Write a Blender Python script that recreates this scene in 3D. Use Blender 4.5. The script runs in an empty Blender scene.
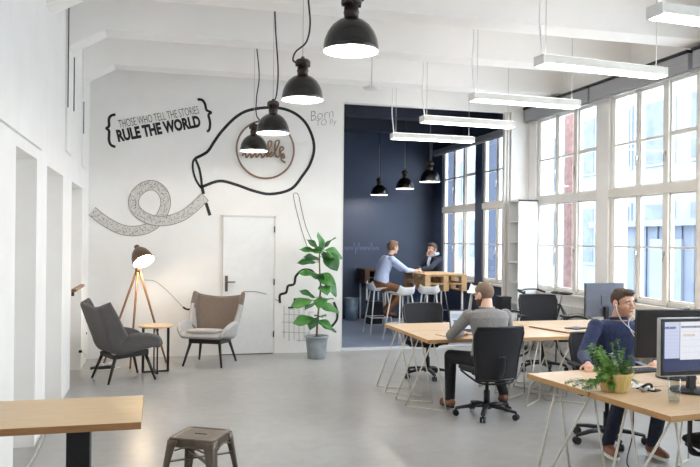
import bpy, bmesh, math, random
from mathutils import Vector, Matrix, Euler
R = math.radians
PI = math.pi
scene = bpy.context.scene
col = scene.collection
random.seed(7)

# ------------------------------------------------------------------ camera
cam_data = bpy.data.cameras.new('camera')
cam = bpy.data.objects.new('camera', cam_data); col.objects.link(cam)
cam_data.sensor_width = 36.0
cam_data.lens = 733.0 / 700.0 * 36.0
cam_data.shift_y = 6.5 / 700.0
cam_data.clip_start = 0.05; cam_data.clip_end = 300
YAW = math.atan2(190, 733)
cam.matrix_world = (Matrix.Translation((0, 0, 1.70)) @ Matrix.Rotation(-YAW, 4, 'Z')
                    @ Matrix.Rotation(R(90), 4, 'X') @ Matrix.Rotation(0.010, 4, 'Z'))
scene.camera = cam

# ------------------------------------------------------------------ sky, daylight, exposure
world = bpy.data.worlds.new('sky'); scene.world = world
world.use_nodes = True
wn = world.node_tree.nodes; bg = wn['Background']
bg.inputs[0].default_value = (0.93, 0.965, 1.0, 1)
bg.inputs[1].default_value = 5.0
vs = scene.view_settings
vs.view_transform = 'Standard'; vs.look = 'None'; vs.gamma = 1.0; vs.use_curve_mapping = False
vs.exposure = 0.90
scene.cycles.use_denoising = True
scene.cycles.max_bounces = 10; scene.cycles.diffuse_bounces = 6
scene.cycles.transparent_max_bounces = 12
scene.cycles.sample_clamp_indirect = 6.0
WIN = [(13.02, 14.60), (11.02, 12.60), (9.0, 10.57), (7.03, 8.60), (5.07, 6.64), (3.1, 4.67), (1.13, 2.70), (-0.84, 0.73)]
XR = 5.82
for (a, b) in WIN:
    L = bpy.data.lights.new('daylight_portal', 'AREA'); L.shape = 'RECTANGLE'
    L.size = 2.7; L.size_y = b - a + .1
    L.cycles.is_portal = True
    o = bpy.data.objects.new('daylight_portal', L); col.objects.link(o)
    o.location = (XR + .32, (a + b) / 2, 2.32); o.rotation_euler = (0, R(90), 0)

# ------------------------------------------------------------------ helpers
def S(r, g, b):
    def f(c):
        c /= 255.0
        return c / 12.92 if c <= .04045 else ((c + .055) / 1.055) ** 2.4
    return (f(r), f(g), f(b), 1)

def mat(name, c, rough=.5, metal=0., c2=None, nscale=12, stretch=None, bump=0., bscale=80, emit=0., alpha=None, coat=0., detail=4, sheen=0., contrast=(.35, .65)):
    m = bpy.data.materials.new(name); m.use_nodes = True
    nt = m.node_tree; b = nt.nodes['Principled BSDF']
    b.inputs['Base Color'].default_value = c
    b.inputs['Roughness'].default_value = rough
    b.inputs['Metallic'].default_value = metal
    if coat: b.inputs['Coat Weight'].default_value = coat; b.inputs['Coat Roughness'].default_value = .1
    if sheen: b.inputs['Sheen Weight'].default_value = sheen
    if emit:
        b.inputs['Emission Color'].default_value = c; b.inputs['Emission Strength'].default_value = emit
    tc = nt.nodes.new('ShaderNodeTexCoord'); mp = nt.nodes.new('ShaderNodeMapping')
    nt.links.new(tc.outputs['Object'], mp.inputs['Vector'])
    if stretch: mp.inputs['Scale'].default_value = stretch
    if c2:
        n = nt.nodes.new('ShaderNodeTexNoise'); n.inputs['Scale'].default_value = nscale; n.inputs['Detail'].default_value = detail
        r = nt.nodes.new('ShaderNodeValToRGB')
        r.color_ramp.elements[0].position = contrast[0]; r.color_ramp.elements[1].position = contrast[1]
        r.color_ramp.elements[0].color = c; r.color_ramp.elements[1].color = c2
        nt.links.new(mp.outputs[0], n.inputs['Vector']); nt.links.new(n.outputs['Fac'], r.inputs[0])
        nt.links.new(r.outputs[0], b.inputs['Base Color'])
        if emit: nt.links.new(r.outputs[0], b.inputs['Emission Color'])
    if bump:
        n = nt.nodes.new('ShaderNodeTexNoise'); n.inputs['Scale'].default_value = bscale; n.inputs['Detail'].default_value = 3
        bp = nt.nodes.new('ShaderNodeBump'); bp.inputs['Strength'].default_value = bump; bp.inputs['Distance'].default_value = .01
        nt.links.new(mp.outputs[0], n.inputs['Vector']); nt.links.new(n.outputs['Fac'], bp.inputs['Height']); nt.links.new(bp.outputs[0], b.inputs['Normal'])
    return m

def screen_mat(name, c, e):
    m = mat(name, c, .25, emit=e)
    m.node_tree.nodes['Principled BSDF'].inputs['Base Color'].default_value = (.015, .015, .018, 1)
    return m

def glass_mat(name, tint=(1, 1, 1, 1), fac=.08):
    m = bpy.data.materials.new(name); m.use_nodes = True; nt = m.node_tree
    for n in list(nt.nodes): nt.nodes.remove(n)
    out = nt.nodes.new('ShaderNodeOutputMaterial'); mx = nt.nodes.new('ShaderNodeMixShader')
    tr = nt.nodes.new('ShaderNodeBsdfTransparent'); gl = nt.nodes.new('ShaderNodeBsdfGlossy')
    fr = nt.nodes.new('ShaderNodeFresnel'); fr.inputs[0].default_value = 1.25 + fac
    tr.inputs[0].default_value = tint; gl.inputs['Roughness'].default_value = .02
    ge = nt.nodes.new('ShaderNodeNewGeometry'); inv = nt.nodes.new('ShaderNodeMath'); inv.operation = 'SUBTRACT'; inv.inputs[0].default_value = 1
    mu = nt.nodes.new('ShaderNodeMath'); mu.operation = 'MULTIPLY'
    nt.links.new(ge.outputs['Backfacing'], inv.inputs[1]); nt.links.new(inv.outputs[0], mu.inputs[0]); nt.links.new(fr.outputs[0], mu.inputs[1])
    nt.links.new(mu.outputs[0], mx.inputs[0]); nt.links.new(tr.outputs[0], mx.inputs[1]); nt.links.new(gl.outputs[0], mx.inputs[2])
    nt.links.new(mx.outputs[0], out.inputs[0])
    return m

class MB:
    def __init__(s): s.bm = bmesh.new()
    def box(s, c, d, rz=0, M=None, mi=0, side_mi=None):
        T = Matrix.Translation(c) @ Matrix.Rotation(rz, 4, 'Z')
        if M is not None: T = M @ T
        v = []
        for z in (-.5, .5):
            for y in (-.5, .5):
                for x in (-.5, .5): v.append(s.bm.verts.new(T @ Vector((x * d[0], y * d[1], z * d[2]))))
        for k, f in enumerate(((0, 2, 3, 1), (4, 5, 7, 6), (0, 1, 5, 4), (2, 6, 7, 3), (0, 4, 6, 2), (1, 3, 7, 5))):
            fc = s.bm.faces.new([v[i] for i in f]); fc.material_index = mi if (side_mi is None or k < 2) else side_mi
        return s
    def bx(s, x0, x1, y0, y1, z0, z1, **k):
        return s.box(((x0 + x1) / 2, (y0 + y1) / 2, (z0 + z1) / 2), (abs(x1 - x0), abs(y1 - y0), abs(z1 - z0)), **k)
    def tube(s, pts, r, seg=8, cap=True, mi=0, flat=None):
        pts = [Vector(p) for p in pts]; n = len(pts)
        rr = r if isinstance(r, (list, tuple)) else [r] * n
        rings = []; up = None
        for i in range(n):
            t = (pts[min(i + 1, n - 1)] - pts[max(i - 1, 0)])
            if t.length < 1e-9: t = Vector((0, 0, 1))
            t.normalize()
            if up is None:
                up = Vector((0, 0, 1)) if abs(t.z) < .9 else Vector((0, 1, 0))
            up = (up - t * up.dot(t))
            if up.length < 1e-6: up = t.orthogonal()
            up.normalize(); sd = t.cross(up)
            fx, fy = flat or (1, 1)
            rings.append([s.bm.verts.new(pts[i] + (sd * math.cos(2 * PI * k / seg) * fx + up * math.sin(2 * PI * k / seg) * fy) * rr[i]) for k in range(seg)])
        for i in range(n - 1):
            for k in range(seg):
                f = s.bm.faces.new((rings[i][k], rings[i][(k + 1) % seg], rings[i + 1][(k + 1) % seg], rings[i + 1][k])); f.material_index = mi; f.smooth = True
        if cap:
            f = s.bm.faces.new(rings[0][::-1]); f.material_index = mi
            f = s.bm.faces.new(rings[-1]); f.material_index = mi
        return s
    def rod(s, p, q, r, r2=None, seg=10, mi=0):
        return s.tube([p, q], [r, r if r2 is None else r2], seg, mi=mi)
    def lathe(s, prof, c=(0, 0, 0), seg=32, M=None, mi=0):
        c = Vector(c); T = (M or Matrix.Identity(4)); rings = []
        for (r, z) in prof:
            if r < 1e-5: rings.append([s.bm.verts.new(T @ (c + Vector((0, 0, z))))])
            else: rings.append([s.bm.verts.new(T @ (c + Vector((r * math.cos(2 * PI * k / seg), r * math.sin(2 * PI * k / seg), z)))) for k in range(seg)])
        for a, b in zip(rings, rings[1:]):
            for k in range(seg):
                k2 = (k + 1) % seg
                if len(a) == 1 and len(b) == 1: continue
                if len(a) == 1: vs_ = (a[0], b[k2], b[k])
                elif len(b) == 1: vs_ = (a[k], a[k2], b[0])
                else: vs_ = (a[k], a[k2], b[k2], b[k])
                f = s.bm.faces.new(vs_); f.material_index = mi; f.smooth = True
        return s
    def sph(s, c, r, M=None, seg=20, rings=12, mi=0):
        rr = r if isinstance(r, (list, tuple)) else (r, r, r)
        T = Matrix.Translation(c) @ ((M.to_4x4()) if M is not None else Matrix.Identity(4)) @ Matrix.Diagonal((rr[0], rr[1], rr[2], 1))
        prof = [(math.sin(PI * i / rings), -math.cos(PI * i / rings)) for i in range(rings + 1)]
        prof[0] = (0, -1); prof[-1] = (0, 1)
        return s.lathe(prof, (0, 0, 0), seg, M=T, mi=mi)
    def prism(s, poly, z0, z1, M=None, mi=0, side_mi=None):
        T = M or Matrix.Identity(4)
        a = [s.bm.verts.new(T @ Vector((x, y, z0))) for x, y in poly]; b = [s.bm.verts.new(T @ Vector((x, y, z1))) for x, y in poly]
        f = s.bm.faces.new(a[::-1]); f.material_index = mi
        f = s.bm.faces.new(b); f.material_index = mi
        n = len(poly)
        for i in range(n):
            f = s.bm.faces.new((a[i], a[(i + 1) % n], b[(i + 1) % n], b[i])); f.material_index = mi if side_mi is None else side_mi
        return s
    def grid(s, fn, nu, nv, mi=0):
        v = [[s.bm.verts.new(Vector(fn(i / nu, j / nv))) for j in range(nv + 1)] for i in range(nu + 1)]
        for i in range(nu):
            for j in range(nv):
                f = s.bm.faces.new((v[i][j], v[i + 1][j], v[i + 1][j + 1], v[i][j + 1])); f.material_index = mi; f.smooth = True
        return s
    def ribbon(s, pts, w, M, depth=.004, mi=0):
        """a flat painted stroke: 2-D points mapped through M, with a small thickness"""
        pts = [Vector((p[0], p[1])) for p in pts]; n = len(pts)
        ww = w if isinstance(w, (list, tuple)) else [w] * n
        Lf = []; Rt = []
        for i in range(n):
            t = pts[min(i + 1, n - 1)] - pts[max(i - 1, 0)]
            if t.length < 1e-9: t = Vector((1, 0))
            t.normalize(); nn = Vector((-t.y, t.x)) * ww[i] / 2
            Lf.append(pts[i] + nn); Rt.append(pts[i] - nn)
        def V(p, d): return s.bm.verts.new(M @ Vector((p.x, p.y, d)))
        A = [V(p, depth) for p in Lf]; B = [V(p, depth) for p in Rt]; C = [V(p, 0) for p in Lf]; D = [V(p, 0) for p in Rt]
        for i in range(n - 1):
            for q in ((A[i], B[i], B[i + 1], A[i + 1]), (C[i], A[i], A[i + 1], C[i + 1]), (B[i], D[i], D[i + 1], B[i + 1])):
                s.bm.faces.new(q).material_index = mi
        return s
    def build(s, name, m, parent=None, bevel=0, smooth=False, subsurf=0, solid=0, world=False, solid_off=0, bseg=2, rec=True):
        if world and parent is not None:
            s.bm.transform(W_inv(parent))
        if rec: bmesh.ops.recalc_face_normals(s.bm, faces=s.bm.faces[:])
        me = bpy.data.meshes.new(name); s.bm.to_mesh(me); s.bm.free()
        for x in (m if isinstance(m, (list, tuple)) else [m]): me.materials.append(x)
        if smooth: me.polygons.foreach_set('use_smooth', [True] * len(me.polygons))
        o = bpy.data.objects.new(name, me); col.objects.link(o)
        if parent is not None: o.parent = parent
        if solid:
            q = o.modifiers.new('solid', 'SOLIDIFY'); q.thickness = solid; q.offset = solid_off
        if bevel:
            q = o.modifiers.new('bevel', 'BEVEL'); q.width = bevel; q.segments = bseg; q.limit_method = 'ANGLE'; q.angle_limit = R(40)
        if subsurf:
            q = o.modifiers.new('sub', 'SUBSURF'); q.levels = subsurf; q.render_levels = subsurf
        return o

def W_inv(o):
    M = o.matrix_basis.copy(); p = o.parent
    while p is not None:
        M = p.matrix_basis @ M; p = p.parent
    return M.inverted()

def tag(o, label, cat, group=None, kind=None):
    o['label'] = label; o['category'] = cat
    if group: o['group'] = group
    if kind: o['kind'] = kind
    return o
def thing(name, label, cat, loc=(0, 0, 0), rz=0, group=None):
    o = bpy.data.objects.new(name, None); col.objects.link(o); o.empty_display_size = .1
    o.location = loc; o.rotation_euler = (0, 0, rz)
    return tag(o, label, cat, group)
def struct(o):
    o['kind'] = 'structure'; return o
def struct_empty(name, loc=(0, 0, 0)):
    o = bpy.data.objects.new(name, None); col.objects.link(o); o.location = loc; o['kind'] = 'structure'; return o
def copy_tree(o, parent=None):
    c = o.copy(); col.objects.link(c)
    if parent is not None: c.parent = parent
    for ch in list(o.children): copy_tree(ch, c)
    return c
def place(proto, used, loc, rz, label, group=None):
    """first use moves the prototype itself, later ones copy it with its parts"""
    o = proto if not used else copy_tree(proto)
    used.append(1)
    o.location = loc; o.rotation_euler = (0, 0, rz); o['label'] = label
    if group: o['group'] = group
    return o
def smooth_path(pts, n=8, closed=False):
    P = [Vector(p) for p in pts]; out = []
    N = len(P)
    for i in range(N - 1):
        p0 = P[max(i - 1, 0)]; p1 = P[i]; p2 = P[i + 1]; p3 = P[min(i + 2, N - 1)]
        for k in range(n):
            t = k / n
            out.append(.5 * ((2 * p1) + (p2 - p0) * t + (2 * p0 - 5 * p1 + 4 * p2 - p3) * t * t + (3 * p1 - p0 - 3 * p2 + p3) * t ** 3))
    out.append(P[-1]); return out

# ------------------------------------------------------------------ materials
m_wall = mat('white_paint', S(238, 235, 231), .7, c2=S(241, 239, 236), nscale=3, bump=.03)
m_ceil = mat('ceiling_paint', S(244, 241, 237), .75, c2=S(247, 244, 241), nscale=2, bump=.03)
m_navy = mat('navy_paint', S(54, 65, 88), .5, c2=S(60, 72, 96), nscale=1.5)
m_dceil = mat('dark_ceiling_paint', S(36, 41, 56), .6, c2=S(42, 47, 63), nscale=2)
m_frame = mat('window_paint', S(224, 220, 212), .4, c2=S(228, 224, 217), nscale=4)
m_glass = glass_mat('window_glass', (.93, .97, 1, 1))
m_tumbler = glass_mat('drinking_glass', (.93, .95, .95, 1), .2)
m_blind = mat('grey_blind', S(160, 160, 165), .6, c2=S(168, 168, 172), nscale=4, stretch=(1, .2, 6))
m_dark = mat('dark_metal', S(60, 60, 64), .4, .6, c2=S(72, 72, 76), nscale=9)
m_blackmet = mat('black_metal', S(22, 22, 24), .4, .3, c2=S(30, 30, 32), nscale=15)
m_enamel = mat('black_enamel', S(13, 12, 12), .25, 0, c2=S(18, 16, 16), nscale=6, coat=.25)
m_bake = mat('brown_bakelite', S(36, 26, 23), .35, 0, c2=S(62, 44, 38), nscale=14)
m_ink = mat('black_wall_paint', S(22, 22, 24), .6, c2=S(32, 32, 34), nscale=20)
m_inkpale = mat('pale_grey_wall_paint', S(176, 174, 172), .7, c2=S(188, 186, 184))
m_bluefloor = mat('blue_grey_floor', S(128, 138, 158), .3, c2=S(144, 154, 172), nscale=1.5, detail=6)
m_inkgrey = mat('grey_wall_paint', S(120, 118, 116), .7, c2=S(140, 138, 136), nscale=30)
m_rope = mat('pale_rope_paint', S(206, 203, 197), .8, c2=S(216, 212, 206), nscale=40)
m_chalk = mat('chalk', S(118, 128, 158), .9, c2=S(98, 108, 138), nscale=60)
m_wood = mat('birch_plywood', S(206, 172, 132), .38, c2=S(218, 188, 150), nscale=5, stretch=(1.2, 14, 14), coat=.15)
m_wood_edge = mat('plywood_edge', S(176, 130, 78), .5, c2=S(198, 154, 102), nscale=8, stretch=(1, 1, 60))
m_oak = mat('oak_tabletop', S(204, 170, 120), .35, c2=S(216, 186, 140), nscale=4, stretch=(1, 16, 16), coat=.2)
m_oak_edge = mat('oak_edge', S(150, 104, 62), .5, c2=S(172, 126, 80), nscale=6, stretch=(1, 1, 40))
m_pallet = mat('pallet_wood', S(196, 156, 110), .7, c2=S(214, 178, 134), nscale=6, stretch=(1, 12, 12))
m_pallet_dark = mat('dark_crate_wood', S(84, 62, 48), .7, c2=S(104, 78, 58), nscale=6, stretch=(1, 12, 12))
m_brownwood = mat('brown_lamp_wood', S(120, 82, 54), .45, c2=S(142, 100, 68), nscale=8, stretch=(8, 8, 1))
m_whitemet = mat('white_metal', S(226, 224, 216), .4, .0, c2=S(232, 230, 224), nscale=10)
m_creammet = mat('cream_metal', S(222, 216, 202), .4, .0, c2=S(230, 224, 212), nscale=10)
m_whiteplastic = mat('white_plastic', S(234, 234, 233), .4, c2=S(238, 238, 237), nscale=10)
m_gun = mat('gunmetal', S(104, 93, 82), .34, .75, c2=S(124, 112, 100), nscale=7, bump=.05, bscale=30)
m_greyfab = mat('grey_wool', S(72, 69, 68), .95, c2=S(100, 96, 95), nscale=130, bump=.3, bscale=220, sheen=.15)
m_taupe = mat('taupe_wool', S(100, 89, 82), .95, c2=S(126, 113, 104), nscale=130, bump=.3, bscale=220, sheen=.15)
m_lightfab = mat('light_grey_wool', S(160, 157, 156), .95, c2=S(186, 182, 180), nscale=130, bump=.3, bscale=220, sheen=.15)
m_blackwood = mat('black_stained_wood', S(26, 23, 22), .45, c2=S(36, 32, 30), nscale=10, stretch=(6, 6, 1))
m_mesh = mat('black_mesh_fabric', S(30, 30, 34), .8, c2=S(40, 40, 45), nscale=200, bump=.3, bscale=300)
m_plastic = mat('black_plastic', S(24, 24, 27), .42, c2=S(32, 32, 35), nscale=20)
m_screenoff = mat('monitor_back', S(30, 28, 30), .4, c2=S(38, 36, 37), nscale=10)
m_greymon = mat('grey_monitor_back', S(84, 90, 106), .45, c2=S(92, 98, 114), nscale=8)
m_silver = mat('silver_plastic', S(180, 178, 176), .35, .5, c2=S(190, 188, 186), nscale=10)
m_zinc = mat('zinc', S(150, 160, 166), .4, .5, c2=S(172, 180, 184), nscale=9)
m_soil = mat('soil', S(66, 52, 42), .95, c2=S(92, 74, 60), nscale=60, bump=.5)
m_leaf = mat('fig_leaf', S(52, 110, 46), .4, c2=S(80, 142, 62), nscale=7, coat=.1)
m_leaf2 = mat('fig_leaf_dark', S(38, 88, 40), .42, c2=S(58, 116, 54), nscale=7, coat=.1)
m_herb = mat('herb_leaf', S(72, 128, 48), .55, c2=S(132, 176, 88), nscale=14)
m_herb2 = mat('pale_herb_leaf', S(150, 176, 120), .6, c2=S(198, 208, 176), nscale=14)
m_stem = mat('stem', S(112, 84, 60), .8, c2=S(134, 106, 76), nscale=30)
m_greenstem = mat('green_stem', S(92, 122, 62), .7, c2=S(112, 142, 78), nscale=30)
m_planter = mat('straw_planter', S(206, 182, 112), .6, c2=S(222, 200, 136), nscale=10, stretch=(8, 8, 1))
m_paper = mat('paper', S(236, 234, 230), .8, c2=S(240, 239, 236), nscale=10)
m_skin = mat('skin', S(214, 164, 138), .5, c2=S(222, 174, 150), nscale=18)
m_skin2 = mat('pale_skin', S(220, 176, 152), .5, c2=S(228, 186, 164), nscale=18)
m_hairbrown = mat('dark_brown_hair', S(58, 42, 32), .6, c2=S(84, 62, 48), nscale=60, bump=.5, bscale=160)
m_hairblond = mat('light_brown_hair', S(118, 88, 64), .6, c2=S(142, 110, 82), nscale=60, bump=.4, bscale=160)
m_buzz = mat('buzz_cut_hair', S(120, 98, 80), .7, c2=S(140, 116, 96), nscale=90, bump=.3, bscale=260)
m_beard = mat('brown_beard', S(78, 54, 40), .7, c2=S(98, 70, 52), nscale=80, bump=.5, bscale=200)
m_stubble = mat('stubble', S(190, 142, 118), .6, c2=S(202, 154, 130), nscale=120)
m_eyewhite = mat('eye_white', S(230, 226, 222), .3); m_iris = mat('dark_iris', S(40, 30, 24), .2)
m_lip = mat('lip', S(186, 122, 108), .5)
m_navyknit = mat('navy_knit', S(36, 46, 80), .9, c2=S(50, 62, 98), nscale=50, bump=.3, bscale=120, sheen=.1)
m_greysweat = mat('grey_sweatshirt', S(124, 120, 118), .95, c2=S(146, 142, 140), nscale=90, bump=.25, bscale=160, sheen=.15)
m_blackcloth = mat('black_trousers', S(22, 22, 26), .85, c2=S(32, 32, 38), nscale=30)
m_darkjean = mat('dark_jeans', S(26, 30, 48), .85, c2=S(36, 42, 62), nscale=40)
m_jean = mat('blue_jeans', S(58, 88, 132), .85, c2=S(80, 112, 156), nscale=30)
m_brownpants = mat('brown_trousers', S(118, 78, 48), .85, c2=S(138, 94, 60), nscale=30)
m_blueshirt = mat('light_blue_shirt', S(190, 204, 236), .8, c2=S(204, 216, 242), nscale=24)
m_darkjacket = mat('dark_jacket', S(36, 42, 58), .85, c2=S(48, 54, 72), nscale=24)
m_scarf = mat('pale_scarf', S(190, 200, 216), .9, c2=S(206, 214, 228), nscale=40)
m_brownleather = mat('brown_leather', S(112, 66, 42), .45, c2=S(132, 82, 54), nscale=14)
m_script = mat('brown_script', S(126, 98, 76), .5, 0, c2=S(142, 114, 90))
m_copper = mat('copper_tube', S(150, 96, 66), .35, .5, c2=S(166, 112, 80), nscale=10)
m_shade = mat('bronze_shade', S(92, 70, 56), .4, .3, c2=S(110, 86, 70), nscale=10)
m_bin = mat('grey_bin', S(112, 132, 152), .45, .3, c2=S(126, 146, 166), nscale=8)
m_lampglow = mat('lit_white', (1, .97, .92, 1), .5, emit=9.0)
m_tubeglow = mat('lit_diffuser', (1, .97, .93, 1), .5, emit=9.0)
m_fillglow = mat('added_ceiling_glow', (1, .97, .93, 1), .5, emit=2.6)  # glow for the added fill strips that brighten the ceiling
m_warmglow = mat('lit_warm', (1, .80, .55, 1), .5, emit=14.0)
m_inner = mat('white_enamel', S(238, 236, 230), .4)
m_facade = mat('pale_render', S(112, 120, 133), .9, c2=S(122, 130, 142), nscale=1.5)
m_facade2 = mat('grey_render', S(98, 106, 120), .9, c2=S(108, 116, 129), nscale=1.5)
m_outwin = mat('outside_window', S(66, 76, 94), .5, c2=S(84, 95, 112), nscale=3)
m_redroof = mat('red_roof', S(186, 108, 96), .9, c2=S(204, 124, 110), nscale=8)
m_brick = mat('brick_column', S(112, 84, 80), .9, c2=S(132, 104, 98), nscale=10)
m_teal = mat('teal_panel', S(110, 178, 180), .7, c2=S(124, 190, 190), nscale=5)
m_asphalt = mat('pavement', S(196, 198, 200), .9, c2=S(206, 208, 210), nscale=6)
m_white_floorrail = mat('white_rail', S(222, 224, 228), .4)

def concrete():
    m = bpy.data.materials.new('polished_concrete'); m.use_nodes = True
    nt = m.node_tree; b = nt.nodes['Principled BSDF']; N = nt.nodes.new; Lk = nt.links.new
    tc = N('ShaderNodeTexCoord')
    n1 = N('ShaderNodeTexNoise'); n1.inputs['Scale'].default_value = .9; n1.inputs['Detail'].default_value = 6; n1.inputs['Roughness'].default_value = .6
    n2 = N('ShaderNodeTexNoise'); n2.inputs['Scale'].default_value = 9; n2.inputs['Detail'].default_value = 8
    mx = N('ShaderNodeMath'); mx.operation = 'MULTIPLY_ADD'; mx.inputs[1].default_value = .45
    r = N('ShaderNodeValToRGB'); r.color_ramp.elements[0].position = .45; r.color_ramp.elements[1].position = .95
    r.color_ramp.elements[0].color = S(146, 145, 143); r.color_ramp.elements[1].color = S(174, 173, 171)
    rr = N('ShaderNodeMapRange'); rr.inputs[3].default_value = .22; rr.inputs[4].default_value = .42
    Lk(tc.outputs['Object'], n1.inputs[0]); Lk(tc.outputs['Object'], n2.inputs[0])
    Lk(n2.outputs['Fac'], mx.inputs[0]); Lk(n1.outputs['Fac'], mx.inputs[2]); Lk(mx.outputs[0], r.inputs[0])
    Lk(r.outputs[0], b.inputs['Base Color']); Lk(n1.outputs['Fac'], rr.inputs[0]); Lk(rr.outputs[0], b.inputs['Roughness'])
    return m
m_floor = concrete()
# ------------------------------------------------------------------ the room
XL = -0.97; YB = 10.85; YB2 = 11.0; YD = 15.25; YF = -2.6; ZC = 4.45; ZB = 3.91
struct(MB().bx(-1.5, 6.15, YF - .2, YD + .2, -.12, 0).build('floor', m_floor))
struct(MB().bx(-1.5, 6.15, YF - .2, YB2, ZC, ZC + .12).build('ceiling', m_ceil))
struct(MB().bx(2.4, 6.15, YB2, YD + .2, ZC, ZC + .12).build('ceiling_back', m_dceil))
b = MB()   # left wall with its row of niches
nich = [(2.2, 3.2), (3.85, 4.85), (5.49, 6.38), (6.93, 8.03), (8.79, 9.98)]
edges = [YF] + [v for n in nich for v in n] + [YB2]
b.bx(-1.5, XL - .3, YF, YB2, 0, ZC)
for i in range(0, len(edges), 2): b.bx(XL - .3, XL, edges[i], edges[i + 1], 0, 2.33)
b.bx(XL - .3, XL, YF, YB2, 2.33, ZC)
b.bx(XL, XL + .022, YF, 6.55, 2.42, ZC); b.bx(XL, XL + .022, 8.15, 8.6, 2.6, ZC); b.bx(XL, XL + .022, 9.78, 10.2, 2.6, ZC)
struct(b.build('wall_left', m_wall))
b = MB()   # wall with the big opening to the blue room
b.bx(XL, 2.68, YB, YB2, 0, ZC); b.bx(2.68, 5.5, YB, YB2, 3.80, ZC); b.bx(5.5, XR, YB, YB2, 0, ZC)
struct(b.build('wall_back', m_wall))
struct(MB().bx(2.68, 5.5, YB + .04, YB + .13, 0, .035).build('trim_1', m_white_floorrail))
b = MB()
for x in (5.395, 5.45): b.bx(x, x + .035, YB + .03, YB + .1, .035, 3.8)
b.bx(2.68, 2.70, YB + .0, YB + .15, .035, 3.8)
struct(b.build('trim_2', m_frame))
struct(MB().bx(2.4, XR, YD, YD + .2, 0, ZC).build('wall_blue', m_navy))
struct(MB().bx(2.4, 2.62, YB2, YD, 0, ZC).build('wall_blue_left', m_navy))
struct(MB().bx(-1.5, 6.15, YF - .2, YF, 0, ZC).build('wall_front', m_wall))
def side_wall(name, y0, y1, units, m):
    b = MB()
    b.bx(XR, XR + .3, y0, y1, 0, .94); b.bx(XR, XR + .3, y0, y1, 3.7, ZC)
    ys = [y0] + [v for u in sorted(units) for v in (u[0] - .06, u[1] + .06)] + [y1]
    for i in range(0, len(ys), 2): b.bx(XR, XR + .3, ys[i], ys[i + 1], .94, 3.7)
    return struct(b.build(name, m))
side_wall('wall_right', YF, YB2, WIN[2:], m_wall)
side_wall('wall_blue_right', YB2, YD, WIN[:2], m_navy)
for y in (2.2, 3.7, 5.2, 6.75, 8.2, 9.8):   # concrete beams with a haunch at the left end
    M = Matrix(((1, 0, 0, 0), (0, 0, 1, y), (0, 1, 0, 0), (0, 0, 0, 1)))
    struct(MB().prism([(XL, 3.69), (XL + .38, ZB), (XR, ZB), (XR, ZC), (XL, ZC)], 0, .32, M).build('trim_3', m_ceil))
for y in (12.0, 13.6):
    struct(MB().bx(2.62, XR, y, y + .3, 3.82, ZC).build('trim_4', m_dceil))
struct(MB().bx(2.62, XR, YB + .14, YD, .0, .006).build('floor_blue', m_bluefloor))
struct(MB().bx(2.68, XR - .02, YD - .02, YD, 0, .10).build('baseboard_blue', m_dceil))
b = MB()
for y, z0, z1 in ((8.12, 3.05, 4.3), (8.66, 3.1, 3.7), (9.74, 3.0, 3.4)):
    b.tube([(XL + .03, y, z0), (XL + .03, y, z1)], .006, 6)
struct(b.build('trim_5', m_dark))

def window(i, y0, y1, detail=True):
    e = struct_empty('window_%d' % i, (XR, (y0 + y1) / 2, .98))
    f = MB(); X0, X1 = XR + .03, XR + .11; zb, zt = .94, 3.70
    a, c = y0 - .06, y1 + .06
    f.bx(X0, X1, a, y0, zb, zt); f.bx(X0, X1, y1, c, zb, zt); f.bx(X0, X1, a, c, zb, zb + .06); f.bx(X0, X1, a, c, zt - .07, zt)
    f.bx(X0 - .03, X1, a, c, 2.30, 2.415)
    w = y1 - y0
    ma, mb = y0 + w * .288, y0 + w * .347          # thick post
    na, nb = y0 + w * .650, y0 + w * .690
    for (p, q, ext) in ((ma, mb, .02), (na, nb, 0)):
        f.bx(X0 - ext, X1, p, q, zb, 2.3); f.bx(X0 - ext, X1, p, q, 2.415, zt)
    frame = f.build('frame', m_frame, e, bevel=.006, world=True)
    s = MB(); t = .02
    for (p, q, k) in ((y0, ma, 1), (mb, na, 0), (nb, y1, 0)):
        for (z0, z1) in ((zb + .06, 2.30), (2.415, zt - .07)):
            for (r0, r1, r2, r3) in ((p, p + t, z0, z1), (q - t, q, z0, z1), (p, q, z0, z0 + t), (p, q, z1 - t, z1)):
                s.bx(X0 + .015, X1 - .02, r0, r1, r2, r3)
        s.bx(X0 + .01, X1 - .02, p, q, 2.98, 2.98 + (.05 if k else .028))
        s.bx(X0 + .02, X1 - .02, p, q, 1.635, 1.66)
    s.build('sash', m_frame, e, world=True)
    MB().bx(X0 + .038, X0 + .046, y0, y1, zb + .06, zt - .07).build('pane', m_glass, e, world=True)
    if detail:
        MB().bx(XR - .05, XR + .06, a, c, .90, .94).build('window_sill', m_frame, e, bevel=.008, world=True)
        for y in (ma + .05, nb - .04):
            for z in (1.55, 2.75):
                h = MB(); h.bx(X0 - .035, X0 - .015, y - .012, y + .012, z, z + .05); h.rod((X0 - .03, y, z + .025), (X0 - .04, y, z - .07), .006)
                h.build('window_handle', m_silver, e, world=True)
for i, (a, c) in enumerate(WIN): window(i + 1, a, c, i < 5)

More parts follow.
